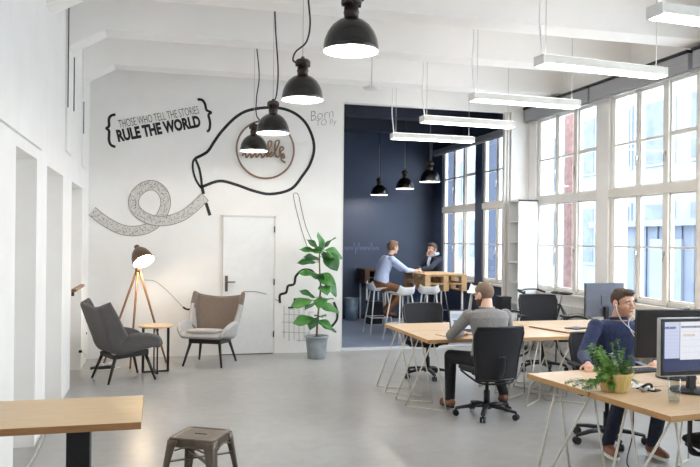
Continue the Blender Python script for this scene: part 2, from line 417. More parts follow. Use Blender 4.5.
def blind(y0, y1, label, z0=3.64, z1=3.87):
    e = thing('roller_blind', label, 'blind', (XR - .06, (y0 + y1) / 2, z0), group='roller blinds above the windows')
    MB().bx(XR - .11, XR - .002, y0 + .01, y1 - .01, z0, z1 - .03).build('cassette', m_blind, e, bevel=.008, world=True)
    MB().bx(XR - .13, XR - .002, y0 + .005, y1 - .005, z1 - .028, z1).build('top_rail', m_dark, e, world=True)
    MB().bx(XR - .085, XR - .06, y0 + .02, y1 - .02, z0 - .022, z0 - .001).build('bottom_bar', m_silver, e, world=True)
blind(9.0, 10.84, 'grey roller blind box over the window nearest the white bookcase')
blind(7.0, 8.98, 'grey roller blind box over the window at the right edge of the photo')
blind(5.02, 6.95, 'grey roller blind box over the window nearest the camera')
blind(13.0, 14.95, 'grey roller blind box over the farther window of the blue room', 3.54, 3.68)
blind(11.03, 12.98, 'grey roller blind box over the nearer window of the blue room', 3.54, 3.68)

for y0, y1, lab in ((9.1, 10.4, 'white ribbed radiator under the window by the bookcase'), (7.1, 8.5, 'white ribbed radiator under the window behind the man in navy')):
    e = thing('radiator', lab, 'radiator', (XR - .07, (y0 + y1) / 2, 0), group='radiators under the windows')
    b = MB(); n = int((y1 - y0) / .05)
    for k in range(n): b.bx(XR - .10, XR - .04, y0 + k * .05, y0 + k * .05 + .036, .15, .78)
    b.bx(XR - .085, XR - .05, y0, y1, .17, .21); b.bx(XR - .085, XR - .05, y0, y1, .72, .76)
    b.build('ribs', m_whitemet, e, bevel=.006, world=True)
    for y in (y0 + .12, y1 - .12): MB().bx(XR - .09, XR - .002, y - .02, y + .02, 0, .17).build('foot', m_whitemet, e, world=True)
    MB().rod((XR - .07, y0 - .06, .2), (XR - .07, y0, .2), .018).build('valve', m_whiteplastic, e, world=True)

# door in the back wall
e = struct_empty('door_1', (1.26, YB, 0))
MB().bx(.889, 1.64, YB - .030, YB - .002, .012, 2.02).build('door_leaf', m_whiteplastic, e, bevel=.004, world=True)
b = MB()
b.bx(.862, .884, YB - .022, YB - .001, 0, 2.05); b.bx(1.645, 1.667, YB - .022, YB - .001, 0, 2.05); b.bx(.862, 1.667, YB - .022, YB - .001, 2.026, 2.05)
b.build('door_frame', m_frame, e, world=True)
MB().bx(.889, 1.64, YB - .02, YB - .001, 0, .012).build('threshold', m_dark, e, world=True)
b = MB(); b.bx(.925, .965, YB - .038, YB - .03, .93, 1.16); b.rod((.945, YB - .038, 1.07), (.945, YB - .09, 1.07), .011); b.rod((.945, YB - .085, 1.07), (1.07, YB - .085, 1.07), .010)
b.build('door_handle', m_gun, e, world=True)
for z in (.25, 1.02, 1.80): MB().rod((1.645, YB - .04, z), (1.645, YB - .04, z + .09), .009).build('hinge', m_dark, e, world=True)

# ------------------------------------------------------------------ painted wall
MW = Matrix(((1, 0, 0, 0), (0, 0, -1, YB - .001), (0, 1, 0, 0), (0, 0, 0, 1)))   # (x, z, depth) -> world
def drawing(name, strokes, m, label, cat, extra=None):
    b = MB()
    for pts, w, n in strokes: b.ribbon(smooth_path(pts, n) if n else pts, w, MW)
    o = b.build(name, m, rec=True); return tag(o, label, cat)
bulb = [(0.480,2.859),(0.650,2.960),(0.749,3.109),(0.862,3.275),(1.064,3.490),(1.268,3.604),(1.594,3.659),(1.865,3.622),(2.079,3.483),(2.204,3.263),(2.237,3.053),(2.178,2.840),(2.072,2.670),(1.892,2.455),(1.592,2.372),(1.339,2.410),(1.088,2.492),(0.841,2.543),(0.612,2.464),(0.569,2.441)]
mouthL = [(0.480,2.859),(0.452,2.807),(0.453,2.691),(0.497,2.548),(0.569,2.434)]
mouthR = [(0.480,2.859),(0.538,2.723),(0.568,2.579),(0.583,2.434)]
hand1 = [(0.583,2.448),(0.606,2.347)]
hand2 = [(0.643,2.217),(0.702,2.037)]
drawing('light_bulb_drawing', [(bulb, .042, 8), (mouthL, .03, 8), (mouthR, .034, 8), (hand1, .045, 0), (hand2, .045, 0)], m_ink,
        'big black outline drawing of a light bulb painted on white wall', 'wall drawing')
ropeA = smooth_path([(-0.926,2.070),(-0.765,1.940),(-0.549,1.823),(-0.359,1.797),(-0.167,1.842),(-0.017,1.966),(0.072,2.176),(0.035,2.354),(-0.090,2.451),(-0.228,2.426),(-0.343,2.309),(-0.362,2.152),(-0.265,2.026),(-0.086,1.951),(0.109,1.954),(0.304,2.022),(0.444,2.126),(0.628,2.304)], 8)
def offset(pts, d):
    out = []
    for i, p in enumerate(pts):
        t = (Vector(pts[min(i + 1, len(pts) - 1)]) - Vector(pts[max(i - 1, 0)])).normalized()
        out.append((p[0] - t.y * d, p[1] + t.x * d))
    return out
e = thing('rope_drawing', 'painted rope with one loop running from wall corner to the bulb drawing', 'wall drawing', (0, YB - .001, 2.0))
b1 = MB(); b2 = MB(); b3 = MB()
half = len(ropeA) * 10 // 17
for part, base in ((ropeA[:half + 1], .0), (ropeA[half:], .005)):
    b1.ribbon(part, .135, MW, .002 + base)
    for sd in (.068, -.068): b2.ribbon(offset(part, sd), .009, MW, .0045 + base)
    for i in range(2, len(part) - 2):
        for k in range(3):
            d = random.uniform(-.055, .055); p = Vector(offset(part, d)[i]); a = random.uniform(0, 6.28); l = .012
            b3.ribbon([p, p + Vector((math.cos(a), math.sin(a))) * l * 2], .006, MW, .0032 + base)
b2.ribbon([offset(ropeA, .068)[-1], offset(ropeA, -.068)[-1]], .009, MW, .0095)
b1.build('rope_body', m_rope, e, world=True); b2.build('rope_outline', m_inkgrey, e, world=True)
o = b3.build('rope_texture', m_inkgrey, e, world=True); o['kind'] = 'stuff'
tubeL = [(1.983,2.397),(1.938,2.389),(1.932,2.336),(1.987,2.097),(2.081,1.776),(2.160,1.558)]
tubeR = [(1.983,2.397),(2.015,2.338),(2.047,2.189),(2.126,1.889),(2.236,1.649)]
drawing('tube_drawing', [(tubeL, .010, 6), (tubeR, .010, 6)], m_inkgrey, 'thin grey outline of a hanging tube painted above the plant', 'wall drawing')
cl1 = [(1.743,0.749),(1.742,0.869),(1.832,0.905),(1.861,1.002),(1.952,1.032),(1.981,1.152),(2.087,1.242),(2.225,1.226),(2.303,1.105)]
cl2 = [(2.565,0.755),(2.619,0.617),(2.613,0.480),(2.512,0.360)]
d1 = [(1.948,0.799),(2.030,0.798)]
d2 = [(1.864,0.679),(1.948,0.678)]
drawing('cloud_drawing', [(cl1, .036, 6), (cl2, .036, 6), (d1, .04, 0), (d2, .025, 0)], m_ink, 'thick black cloud outline painted on the wall behind the plant', 'wall drawing')
st = []
for q in ([(1.804,0.704),(1.808,0.225)], [(1.880,0.658),(1.885,0.179)], [(1.880,0.658),(1.956,0.657)], [(1.956,0.657),(1.960,0.192)], [(2.031,0.746),(2.037,0.160)], [(2.031,0.746),(2.107,0.745)], [(2.107,0.745),(2.113,0.173)], [(2.185,0.608),(2.190,0.171)], [(2.185,0.608),(2.262,0.607)], [(1.776,0.465),(2.202,0.442)], [(1.777,0.316),(2.204,0.291)], [(1.805,0.584),(2.033,0.566)], [(1.991,0.191),(2.236,0.170)]):
    st.append((q, .008, 0))
drawing('city_drawing', st, m_inkpale, 'faint grey line drawing of tall houses beside the plant pot', 'wall drawing')
ln = [(-0.229,1.101),(-0.077,1.086),(0.048,0.999),(0.161,0.890),(0.331,0.708)]
ln2 = [(0.331,0.708),(0.374,0.679),(0.430,0.674),(0.501,0.699)]
ln3 = [(1.191,0.925),(1.368,0.924),(1.532,0.886),(1.743,0.764)]
e = thing('line_drawing', 'thin painted line curving from floor lamp across the door to the cloud', 'wall drawing', (.5, YB - .001, 1.0))
b = MB(); b.ribbon(smooth_path(ln, 6), .007, MW)
M2 = Matrix.Translation((0, -.032, 0)) @ MW
b.ribbon(smooth_path(ln3[:3], 6), .010, M2); b.ribbon(smooth_path(ln3[2:], 6), .010, M2 if False else MW); b.build('thin_line', m_inkgrey, e, world=True)
MB().ribbon(smooth_path(ln2, 6), .026, MW).build('hook_end', m_ink, e, world=True)

def lettering(name, txt, p, q, height, m, label, bold=0., shear=0., plane=None, parent=None):
    cu = bpy.data.curves.new(name, 'FONT'); cu.body = txt; cu.size = 1; cu.offset = bold; cu.shear = shear; cu.extrude = .0; cu.resolution_u = 3
    tmp = bpy.data.objects.new('tmp', cu); col.objects.link(tmp)
    dg = bpy.context.evaluated_depsgraph_get(); dg.update()
    me = bpy.data.meshes.new_from_object(tmp.evaluated_get(dg)); bpy.data.objects.remove(tmp); bpy.data.curves.remove(cu)
    xs = [v.co.x for v in me.vertices]; ys = [v.co.y for v in me.vertices]
    x0, x1, y0, y1 = min(xs), max(xs), min(ys), max(ys)
    P = Vector(p); Q = Vector(q); dirv = (Q - P); L = dirv.length; dirv.normalize(); nrm = Vector((-dirv.y, dirv.x))
    T = plane or MW
    for v in me.vertices:
        w = P + dirv * ((v.co.x - x0) / (x1 - x0) * L) + nrm * ((v.co.y - y0) / (y1 - y0) * height)
        v.co = T @ Vector((w.x, w.y, .004))
    me.materials.append(m); me.name = name
    o = bpy.data.objects.new(name, me); col.objects.link(o)
    if parent is not None:
        me.transform(W_inv(parent)); o.parent = parent
    elif label: tag(o, label, 'wall lettering')
    return o
e = thing('wall_lettering', 'black slogan painted between curly braces on the white wall', 'wall lettering', (-.1, YB - .001, 2.9))
ta, tb = [(-0.569,3.248),(0.537,3.514)]
lettering('thin_line_of_text', 'THOSE WHO TELL THE STORIES', ta, tb, .112, m_ink, None, parent=e, bold=-.012)
ta, tb = [(-0.581,3.048),(0.568,3.319)]
lettering('bold_line_of_text', 'RULE THE WORLD', ta, tb, .178, m_ink, None, parent=e, bold=.05)
bl = [(-0.625,3.438),(-0.679,3.421),(-0.712,3.370),(-0.711,3.272),(-0.744,3.235),(-0.710,3.201),(-0.709,3.075),(-0.681,3.005),(-0.621,2.980)]
br = [(0.507,3.715),(0.571,3.712),(0.614,3.656),(0.637,3.570),(0.701,3.537),(0.666,3.499),(0.688,3.398),(0.682,3.296),(0.647,3.251)]
for q in (bl, br): MB().ribbon(smooth_path(q, 5), .036, MW).build('curly_brace', m_ink, e, world=True)
e = thing('small_lettering', 'small handwritten words painted right of the bulb drawing', 'wall lettering', (2.4, YB - .001, 3.4))
ta, tb = [(2.186,3.488),(2.542,3.567)]
lettering('upper_word', 'Born', ta, tb, .14, m_inkgrey, None, shear=.25, parent=e, bold=-.022)
ta, tb = [(2.280,3.387),(2.590,3.432)]
lettering('lower_words', 'TO fly', ta, tb, .12, m_inkgrey, None, shear=.2, parent=e, bold=-.022)
# ring sign with script letters
ring_c = [(1.496,3.023)][0]
e = thing('ring_sign', 'round wooden ring sign with script letters hung inside the bulb drawing', 'sign', (ring_c[0], YB, ring_c[1]))
def ringpt(a, r): return (ring_c[0] + r * math.cos(a), YB - .05, ring_c[1] + r * math.sin(a))
b = MB(); b.tube([ringpt(2 * PI * k / 64, .425) for k in range(65)], .014, 8); b.build('ring', m_script, e, world=True)
b = MB()
for a in (.8, 2.4, 3.9, 5.5):
    p = ringpt(a, .425); b.rod(p, (p[0], YB - .001, p[2]), .005)
b.build('standoff', m_silver, e, world=True)
scr = [[(1.157,2.921),(1.200,2.967),(1.216,2.894),(1.274,2.962),(1.289,2.896),(1.348,2.965),(1.363,2.907),(1.422,2.961),(1.452,2.903),(1.511,2.972),(1.526,2.920),(1.600,2.997)],
       [(1.511,2.949),(1.570,3.071),(1.584,3.146),(1.539,3.136),(1.541,2.995),(1.571,2.922),(1.630,2.984),(1.689,3.105),(1.696,3.165),(1.644,3.141),(1.638,2.984),(1.676,2.919),(1.735,2.988)],
       [(1.720,3.002),(1.765,3.049),(1.734,3.077),(1.705,3.017),(1.736,2.928),(1.781,2.915),(1.758,2.974),(1.736,2.883),(1.797,2.841)]]
b = MB()
for q in scr: b.tube([(x, YB - .045, z) for x, z in smooth_path(q, 5)], .014, 6)
b.build('script_letters', m_script, e, world=True)
b = MB()
for (x, z) in (scr[0][0], scr[0][-1], scr[1][5], scr[2][-1]): b.rod((x, YB - .045, z), (x, YB - .001, z), .005)
b.build('letter_pin', m_silver, e, world=True)
# chalk words on the blue wall
MC = Matrix(((1, 0, 0, 0), (0, 0, -1, YD - .001), (0, 1, 0, 0), (0, 0, 0, 1)))
b = MB()
x = 3.82
for w_ in (.10, .09, .11, .10, .08, .10, .11, .09):
    h = random.choice((.07, .07, .16)); dsc = random.choice((0, 0, -.10))
    b.ribbon(smooth_path([(x, 1.49), (x + w_ * .35, 1.49 + h), (x + w_ * .55, 1.50), (x + w_ * .6, 1.49 + dsc), (x + w_ * .8, 1.55), (x + w_, 1.49)], 4), .012, MC)
    x += w_
tag(b.build('chalk_writing', m_chalk), 'faint line of chalk handwriting on the dark blue wall', 'wall lettering')

# ------------------------------------------------------------------ outside
struct(MB().bx(6.15, 45, -10, 70, -.32, -.2).build('ground', m_asphalt))
def house(label, x, y0, y1, h, m, rows, ww, wh, gap, roof=None, z0=1.0):
    e = thing('building', label, 'building', (x, (y0 + y1) / 2, -.2))
    MB().bx(x, x + 6, y0, y1, -.2, h).build('wall', m, e, world=True)
    for zr in rows:
        y = y0 + gap
        while y + ww < y1:
            f = MB().bx(x - .06, x + .02, y - .1, y + ww + .1, zr - .1, zr + wh + .1).build('window', m_facade, e, world=True)
            MB().bx(x - .08, x - .05, y, y + ww, zr, zr + wh).build('window_pane', m_outwin, f, world=True)
            y += ww + gap
    if roof:
        M = Matrix(((1, 0, 0, 0), (0, 0, 1, y0 - .2), (0, 1, 0, 0), (0, 0, 0, 1)))
        MB().prism([(x - .4, h), (x + 3, h + 1.8), (x + 6.4, h), (x + 6.4, h - .12), (x - .4, h - .12)], 0, y1 - y0 + .4, M).build('roof', roof, e, world=True)
house('pale house with grey windows seen through the windows behind the desks', 15, 12, 25.5, 9.0, m_facade, (1.0, 4.2, 7.0), 1.2, 1.9, .85)
house('pale house across the street seen past the bookcase', 15.5, 26, 38, 9.0, m_facade, (.9, 3.9, 6.9), 1.1, 1.9, .8)
house('white house with a red roof seen through the windows of the blue room', 16, 39, 60, 7.6, m_facade, (.9, 4.2), 1.1, 1.6, 1.9, m_redroof)
e = thing('shed', 'blue grey flat roofed shed seen low through the right window', 'shed', (11.5, 14, -.2))
MB().bx(11.5, 13.5, 11.5, 17.5, -.2, 2.1).build('wall', m_facade2, e, world=True)
MB().bx(11.3, 13.7, 11.3, 17.7, 2.1, 2.25).build('roof', m_facade, e, world=True)
b = MB()
for k in range(14): b.bx(11.46, 11.5, 11.7 + k * .42, 11.74 + k * .42, -.2, 2.1)
b.build('cladding_strip', m_outwin, e, world=True)
MB().bx(11.44, 11.5, 14.2, 15.3, -.2, 1.8).build('door', m_facade, e, world=True)
e = thing('chimney_stack', 'reddish brick chimney column standing just outside the window', 'chimney', (8.3, 13.62, -.2))
b = MB().bx(8.16, 8.44, 13.42, 13.72, -.2, 5.2); b.build('shaft', m_brick, e, world=True, bevel=.02)
MB().bx(8.11, 8.49, 13.37, 13.77, 5.2, 5.3).build('cap', m_brick, e, world=True)
# ------------------------------------------------------------------ lamps
def make_pendant(name):
    e = thing(name, 'pendant', 'lamp')
    b = MB(); b.lathe([(.176, 0), (.178, .004), (.176, .03), (.168, .075), (.15, .12), (.122, .162), (.085, .192), (.056, .206), (.05, .21), (.0, .212)], seg=40)
    b.build('lamp_shade', m_enamel, e)
    b = MB(); b.lathe([(.174, .001), (.171, .03), (.163, .074), (.145, .117), (.118, .157), (.082, .186), (.0, .203)], seg=40)
    b.build('reflector', m_inner, e)
    b = MB(); b.lathe([(.0, .206), (.05, .206), (.046, .215), (.046, .24), (.05, .243), (.05, .252), (.046, .255), (.046, .30), (.0, .30)], seg=28); b.build('lamp_neck', m_bake, e)
    b = MB(); b.lathe([(.0, .298), (.062, .298), (.066, .306), (.064, .33), (.05, .345), (.02, .352), (.012, .37), (.0, .372)], seg=28)
    for k in range(4): b.box((.052 * math.cos(k * PI / 2), .052 * math.sin(k * PI / 2), .30), (.02, .02, .03))
    b.build('lamp_cap', m_bake, e)
    b = MB(); b.sph((0, 0, .105), (.05, .05, .06)); b.lathe([(.02, .15), (.02, .2), (0, .2)]); b.build('bulb', m_lampglow, e)
    return e
def pendant(proto, used, x, y, z, label, group, cable_pts, power):
    o = place(proto, used, (x, y, z), 0, label, group); todo.append((o, z, cable_pts, power))
def finish_pendant(o, z, cable_pts, power):
    b = MB(); b.tube(smooth_path(cable_pts, 8), .0085, 6); b.build('cable', m_dark, o)
    MB().rod((0, 0, .37), (0, 0, ZC - z - .03), .003, seg=6).build('suspension_wire', m_silver, o)
    MB().lathe([(.0, ZC - z - .03), (.05, ZC - z - .03), (.055, ZC - z), (.0, ZC - z)], seg=20).build('ceiling_cup', m_bake, o)
    L = bpy.data.lights.new('lamp_light', 'POINT'); L.energy = power; L.color = (1, .93, .84); L.shadow_soft_size = .05
    l = bpy.data.objects.new('lamp_light', L); col.objects.link(l); l.parent = o; l.location = (0, 0, .04)
pp = make_pendant('pendant_lamp'); used = []; todo = []
h = ZC - 2.87
for (y, z, lab, cb) in ((4.52, 2.90, 'nearest and largest black dome pendant lamp, cut by the top of the photo', [(.06, 0, .32), (.11, 0, .40), (.06, 0, .6), (.01, 0, .9), (.0, 0, h - .05)]),
        (6.16, 2.89, 'second black dome pendant lamp, with a brown neck and curling side cable', [(-.06, 0, .315), (-.085, 0, .34), (-.06, 0, .41), (.03, 0, .50), (.06, 0, .66), (.04, 0, .9), (.0, 0, h - .05)]),
        (7.85, 2.84, 'third black dome pendant lamp, overlapping the ring sign', [(.02, 0, .36), (.04, 0, .45), (.05, 0, .7), (.02, 0, 1.1), (.0, 0, h - .05)]),
        (9.51, 2.84, 'smallest farthest dome pendant lamp hanging before the ring sign', [(.06, 0, .32), (.12, 0, .30), (.10, 0, .38), (.03, 0, .47), (.03, 0, .7), (.06, 0, 1.0), (.0, 0, h - .05)])):
    pendant(pp, used, 1.165, y, z, lab, 'black dome pendants over the lounge', cb, 16)
for (x, y, z, lab) in ((4.36, 14.46, 2.63, 'leftmost of the three black pendants in the blue room'), (4.57, 13.45, 2.70, 'middle one of the three black pendants in the blue room'), (4.56, 12.07, 2.73, 'rightmost and nearest of three black pendants in the blue room')):
    pendant(pp, used, x, y, z, lab, 'black pendants over the high table', [(.01, 0, .36), (.03, 0, .6), (.0, 0, 1.2), (0, 0, ZC - z - .05)], 14)
for q_ in todo: finish_pendant(*q_)

def make_linear():
    e = thing('linear_ceiling_light', 'linear light', 'light')
    b = MB(); b.bx(-.665, .665, -.075, .075, .012, .085); b.build('housing', m_whitemet, e, bevel=.005)
    MB().bx(-.65, .65, -.066, .066, 0, .014).build('diffuser', m_tubeglow, e)
    MB().bx(-.65, .65, -.055, .055, .084, .09).build('ceiling_fill_glow', m_fillglow, e)  # added glowing strip, unseen from below, only there to brighten the ceiling
    for sx in (-.666, .666): MB().bx(sx - .006, sx + .006, -.077, .077, .0, .087).build('end_cap', m_whiteplastic, e, bevel=.003)
    for sx in (-.60, .60): MB().rod((sx, 0, .085), (sx, 0, ZC - 3.24), .003, seg=6).build('suspension_wire', m_silver, e)
    b = MB(); b.tube(smooth_path([(-.63, 0, .085), (-.645, 0, .20), (-.665, .0, .42), (-.65, 0, .7), (-.66, 0, ZC - 3.24)], 8), .009, 6); b.build('power_cable', m_whiteplastic, e)
    return e
lp = make_linear(); used = []
for (x, y, rz_, lab) in ((3.90, 4.36, R(5), 'long white linear light at the top right corner of the photo'), (3.84, 5.82, R(5), 'long white linear light in front of the blind boxes, second from the camera'),
        (3.95, 7.46, R(3), 'long white linear light third from the camera, above the shared desks'), (3.94, 9.02, R(4), 'long white linear light just above the top of the blue room opening'), (4.04, 10.58, R(1), 'farthest long white linear light, crossing the blue room opening')):
    place(lp, used, (x, y, 3.235), rz_, lab, 'linear lights over the desks')
e = thing('ceiling_sensor', 'small white round device hanging on a thin wire above the blue room opening', 'sensor', (2.6, 9.0, 3.63))
MB().lathe([(0, 0), (.10, 0), (.115, .012), (.11, .026), (.02, .034), (0, .034)], seg=28).build('body', m_whiteplastic, e)
MB().rod((0, 0, .03), (0, 0, ZC - 3.63), .005, seg=6).build('wire', m_silver, e)
MB().bx(-.03, -.018, -.006, .006, .03, .10).build('antenna', m_whiteplastic, e)

# ------------------------------------------------------------------ lounge corner
def armchair(label, loc, rz, shell_m, back_m):
    e = thing('wingback_armchair', label, 'armchair', loc, rz, 'grey wingback armchairs')
    prof = [(.36, .385), (.31, .425), (.10, .395), (-.12, .355), (-.215, .40), (-.27, .55), (-.335, .74), (-.395, .91)]
    hw = [.27, .31, .325, .31, .30, .315, .345, .355]
    lift = [.02, .10, .19, .225, .215, .19, .155, .10]
    ang = [90, 90, 88, 75, 42, 12, 4, 2]          # direction the edge turns to: up for the arms, forward for the wings
    fl = [.3, .5, .55, .5, .4, .3, .2, .1]
    n = len(prof)
    def interp(a, t):
        i = min(int(t), n - 2); f = t - i
        p0, p1, p2, p3 = a[max(i - 1, 0)], a[i], a[i + 1], a[min(i + 2, n - 1)]
        return .5 * (2 * p1 + (p2 - p0) * f + (2 * p0 - 5 * p1 + 4 * p2 - p3) * f * f + (3 * p1 - p0 - 3 * p2 + p3) * f ** 3)
    def pt(u, v):
        t = v * (n - 1); s = (u - .5) * 2
        y = interp([p[0] for p in prof], t); z = interp([p[1] for p in prof], t); w = interp(hw, t); l = interp(lift, t); a = R(interp(ang, t)); ff = interp(fl, t)
        k = max(0, (abs(s) - .58) / .42); k = k * k * (3 - 2 * k) * .6 + k * .4
        sx = s / .58 * .9 if abs(s) < .58 else math.copysign(.9 + (abs(s) - .58) / .42 * (.1 + ff * .25), s)
        x = w * sx
        y += math.cos(a) * l * k; z += math.sin(a) * l * k
        tt = max(0, (v - .8) / .2)                       # raised corners of the back
        z += tt * .085 * (abs(s) ** 1.6) - tt * .025
        return (x, y, z)
    b = MB().grid(pt, 22, 24)
    for f in b.bm.faces:
        if f.calc_center_median().z > .50 and f.calc_center_median().y < -.20: f.material_index = 1
    b.build('shell', [shell_m, back_m], e, solid=.062, subsurf=1, smooth=True, solid_off=0)
    def pad(u, v):
        x, y, z = pt(.5 + (u - .5) * .86, .50 + v * .475)
        return (x * .985, y + .042, z + .010)
    MB().grid(pad, 12, 14).build('back_padding', back_m, e, solid=.03, subsurf=1, smooth=True)
    b = MB()
    def cush(u, v):
        a = u * 2 * PI; c = math.cos(a); s_ = math.sin(a)
        r = 1.0
        ex = .255 * math.copysign(abs(c) ** .55, c); ey = .26 * math.copysign(abs(s_) ** .55, s_)
        th = v * PI
        k = math.sin(th) ** .45 if 0 < v < 1 else 0
        return (ex * k, .10 + ey * k, .445 - .045 * math.cos(th) * 1.0 + (.10 + ey * k - .1) * .10)
    b.grid(cush, 32, 10); bmesh.ops.remove_doubles(b.bm, verts=b.bm.verts[:], dist=.0005)
    b.build('seat_cushion', m_lightfab, e, smooth=True)
    b = MB(); b.bx(-.22, .22, .20, .235, .30, .365); b.bx(-.22, .22, -.20, -.165, .275, .325)
    b.prism([(-.19, .275), (.22, .30), (.22, .365), (-.19, .325)], -.225, -.19, Matrix(((0, 0, 1, 0), (1, 0, 0, 0), (0, 1, 0, 0), (0, 0, 0, 1)))); b.prism([(-.19, .275), (.22, .30), (.22, .365), (-.19, .325)], .19, .225, Matrix(((0, 0, 1, 0), (1, 0, 0, 0), (0, 1, 0, 0), (0, 0, 0, 1)))); b.build('base_frame', m_blackwood, e, bevel=.006)
    for sx in (-1, 1):
        for y0, y1 in ((.205, .30), (-.17, -.275)):
            MB().rod((sx * .205, y0, .30), (sx * .27, y1, 0), .021, .013, seg=12).build('leg', m_blackwood, e)
    MB().sph((.0, -.436, .58), (.012, .006, .012)).build('button', back_m, e)
    return e
armchair('dark grey wingback armchair facing right by the left wall', (-.42, 9.23, 0), R(-66), m_greyfab, m_greyfab)
armchair('grey wingback armchair in front of the white door, facing the camera', (.68, 10.13, 0), R(155), m_lightfab, m_taupe)
e = thing('cushion', 'small pale cushion lying in the armchair by the left wall', 'cushion', (-.46, 9.34, .475), R(-66))
b = MB()
def cu(u, v):
    a = u * 2 * PI; c, s_ = math.cos(a), math.sin(a); th = v * PI; k = math.sin(th) ** .5 if 0 < v < 1 else 0
    return (.17 * math.copysign(abs(c) ** .5, c) * k, -.05 * math.cos(th) + .0 , .12 + .12 * math.copysign(abs(s_) ** .5, s_) * k)
b.grid(cu, 28, 10); bmesh.ops.remove_doubles(b.bm, verts=b.bm.verts[:], dist=.0005)
b.bm.transform(Matrix.Translation((0, -.15, .0)) @ Matrix.Rotation(R(16), 4, 'X')); b.build('cover', m_lightfab, e, smooth=True)
MB().tube([(-.165, -.15, .02), (-.165, -.17, .1), (-.165, -.2, .21)], .005).build('piping', m_paper, e)

e = thing('tripod_floor_lamp', 'lit bronze tripod floor lamp between the two armchairs', 'lamp', (-.28, 10.25, 0))
ax = (-.28, 10.25, 1.28)
for (fx, fy) in ((-.72, 10.42), (.10, 10.3), (-.36, 9.92)):
    MB().rod((ax[0] + (fx - ax[0]) * .04, ax[1] + (fy - ax[1]) * .04, 1.27), (fx, fy, .0), .017, .012).build('leg', m_brownwood, e, world=True)
MB().lathe([(0, -.04), (.035, -.04), (.04, -.02), (.04, .03), (.02, .05), (.012, .09), (0, .09)], ax, 20).build('hub', m_shade, e, world=True)
Ml = Matrix.Translation((-.245, 10.22, 1.46)) @ Matrix.Rotation(R(-34), 4, 'X') @ Matrix.Rotation(R(-22), 4, 'Y')
MB().lathe([(.145, -.10), (.143, -.06), (.13, .0), (.105, .06), (.065, .105), (.035, .12), (.034, .16), (.03, .17), (0, .17)], seg=36, M=Ml).build('lamp_shade', m_shade, e, world=True)
MB().lathe([(.142, -.099), (.139, -.06), (.126, .0), (.10, .057), (.06, .1), (0, .112)], seg=36, M=Ml).build('reflector', m_inner, e, world=True)
MB().sph((0, 0, -.03), (.055, .055, .065)).build('bulb', m_warmglow, e, world=False).matrix_world = Matrix.Translation((-.28, 10.25, 0)).inverted() @ Ml
L = bpy.data.lights.new('lamp_light', 'POINT'); L.energy = 8; L.color = (1, .80, .58); L.shadow_soft_size = .05
l = bpy.data.objects.new('lamp_light', L); col.objects.link(l); l.location = Ml @ Vector((0, 0, -.11))
MB().tube(smooth_path([(-.26, 10.3, 1.3), (-.42, 10.45, .9), (-.48, 10.5, .4), (-.6, 10.4, .02), (-.8, 10.1, .01)], 8), .005, 6).build('cord', m_whiteplastic, e, world=True)

e = thing('side_table', 'small round wooden top side table with black metal frame', 'table', (-.04, 9.62, 0))
MB().lathe([(0, .575), (.205, .575), (.212, .58), (.212, .596), (.206, .60), (0, .60)], seg=48).build('tabletop', m_wood, e)
b = MB(); t = .013
for k in (0, 1):
    rz = R(8) + k * PI / 2; Mz = Matrix.Rotation(rz, 4, 'Z'); w = .155
    for sx in (-1, 1): b.box((sx * w, 0, .29), (.032, .016, .57), M=Mz)
    b.box((0, 0, .562 - k * .014), (.33, .03, .014), M=Mz); b.box((0, 0, .01 + k * .0), (.33, .03, .018), M=Mz)
b.build('frame', m_blackmet, e)

e = thing('wall_shelf', 'tiny wooden ledge sticking out of the left wall', 'shelf', (XL, 9.35, 1.08))
b = MB(); b.prism([(0, .02), (0, .06), (.05, .06), (.055, .05), (.055, .03)], -.5, .45, Matrix(((1, 0, 0, XL), (0, 0, 1, 9.35), (0, 1, 0, 1.05), (0, 0, 0, 1))), mi=0)
b.build('ledge', m_brownwood, e, world=True, bevel=.004)
MB().bx(XL, XL + .03, 8.86, 8.88, 1.03, 1.10).build('bracket', m_dark, e, world=True)
e = thing('wall_socket', 'white wall socket low on the left wall behind the armchair', 'socket', (XL, 9.6, .29))
MB().bx(XL + .001, XL + .012, 9.56, 9.64, .25, .33).build('plate', m_whiteplastic, e, world=True, bevel=.003)
MB().bx(XL + .012, XL + .05, 9.585, 9.615, .275, .305).build('plug', m_plastic, e, world=True)
MB().tube(smooth_path([(XL + .05, 9.6, .29), (XL + .1, 9.62, .2), (XL + .08, 9.7, .05), (XL + .16, 9.85, .012), (XL + .25, 9.95, .03)], 8), .006, 6).build('cord', m_whiteplastic, e, world=True)
e = thing('power_strip', 'black power strip with tangled cords on floor behind the left armchair', 'power strip', (-.70, 9.95, 0), R(20))
MB().bx(-.15, .15, -.03, .03, .0, .045).build('body', m_plastic, e, bevel=.006)
for k in range(3): MB().lathe([(0, .045), (.018, .045), (.018, .075), (0, .08)], (-.09 + k * .09, 0, 0), 14).build('plug', m_whiteplastic, e)
MB().tube(smooth_path([(.09, 0, .075), (.12, .08, .06), (.0, .12, .012), (-.12, .1, .012), (-.1, -.1, .012), (.1, -.12, .012), (.22, -.02, .012)], 8), .007, 6).build('cord', m_whiteplastic, e)

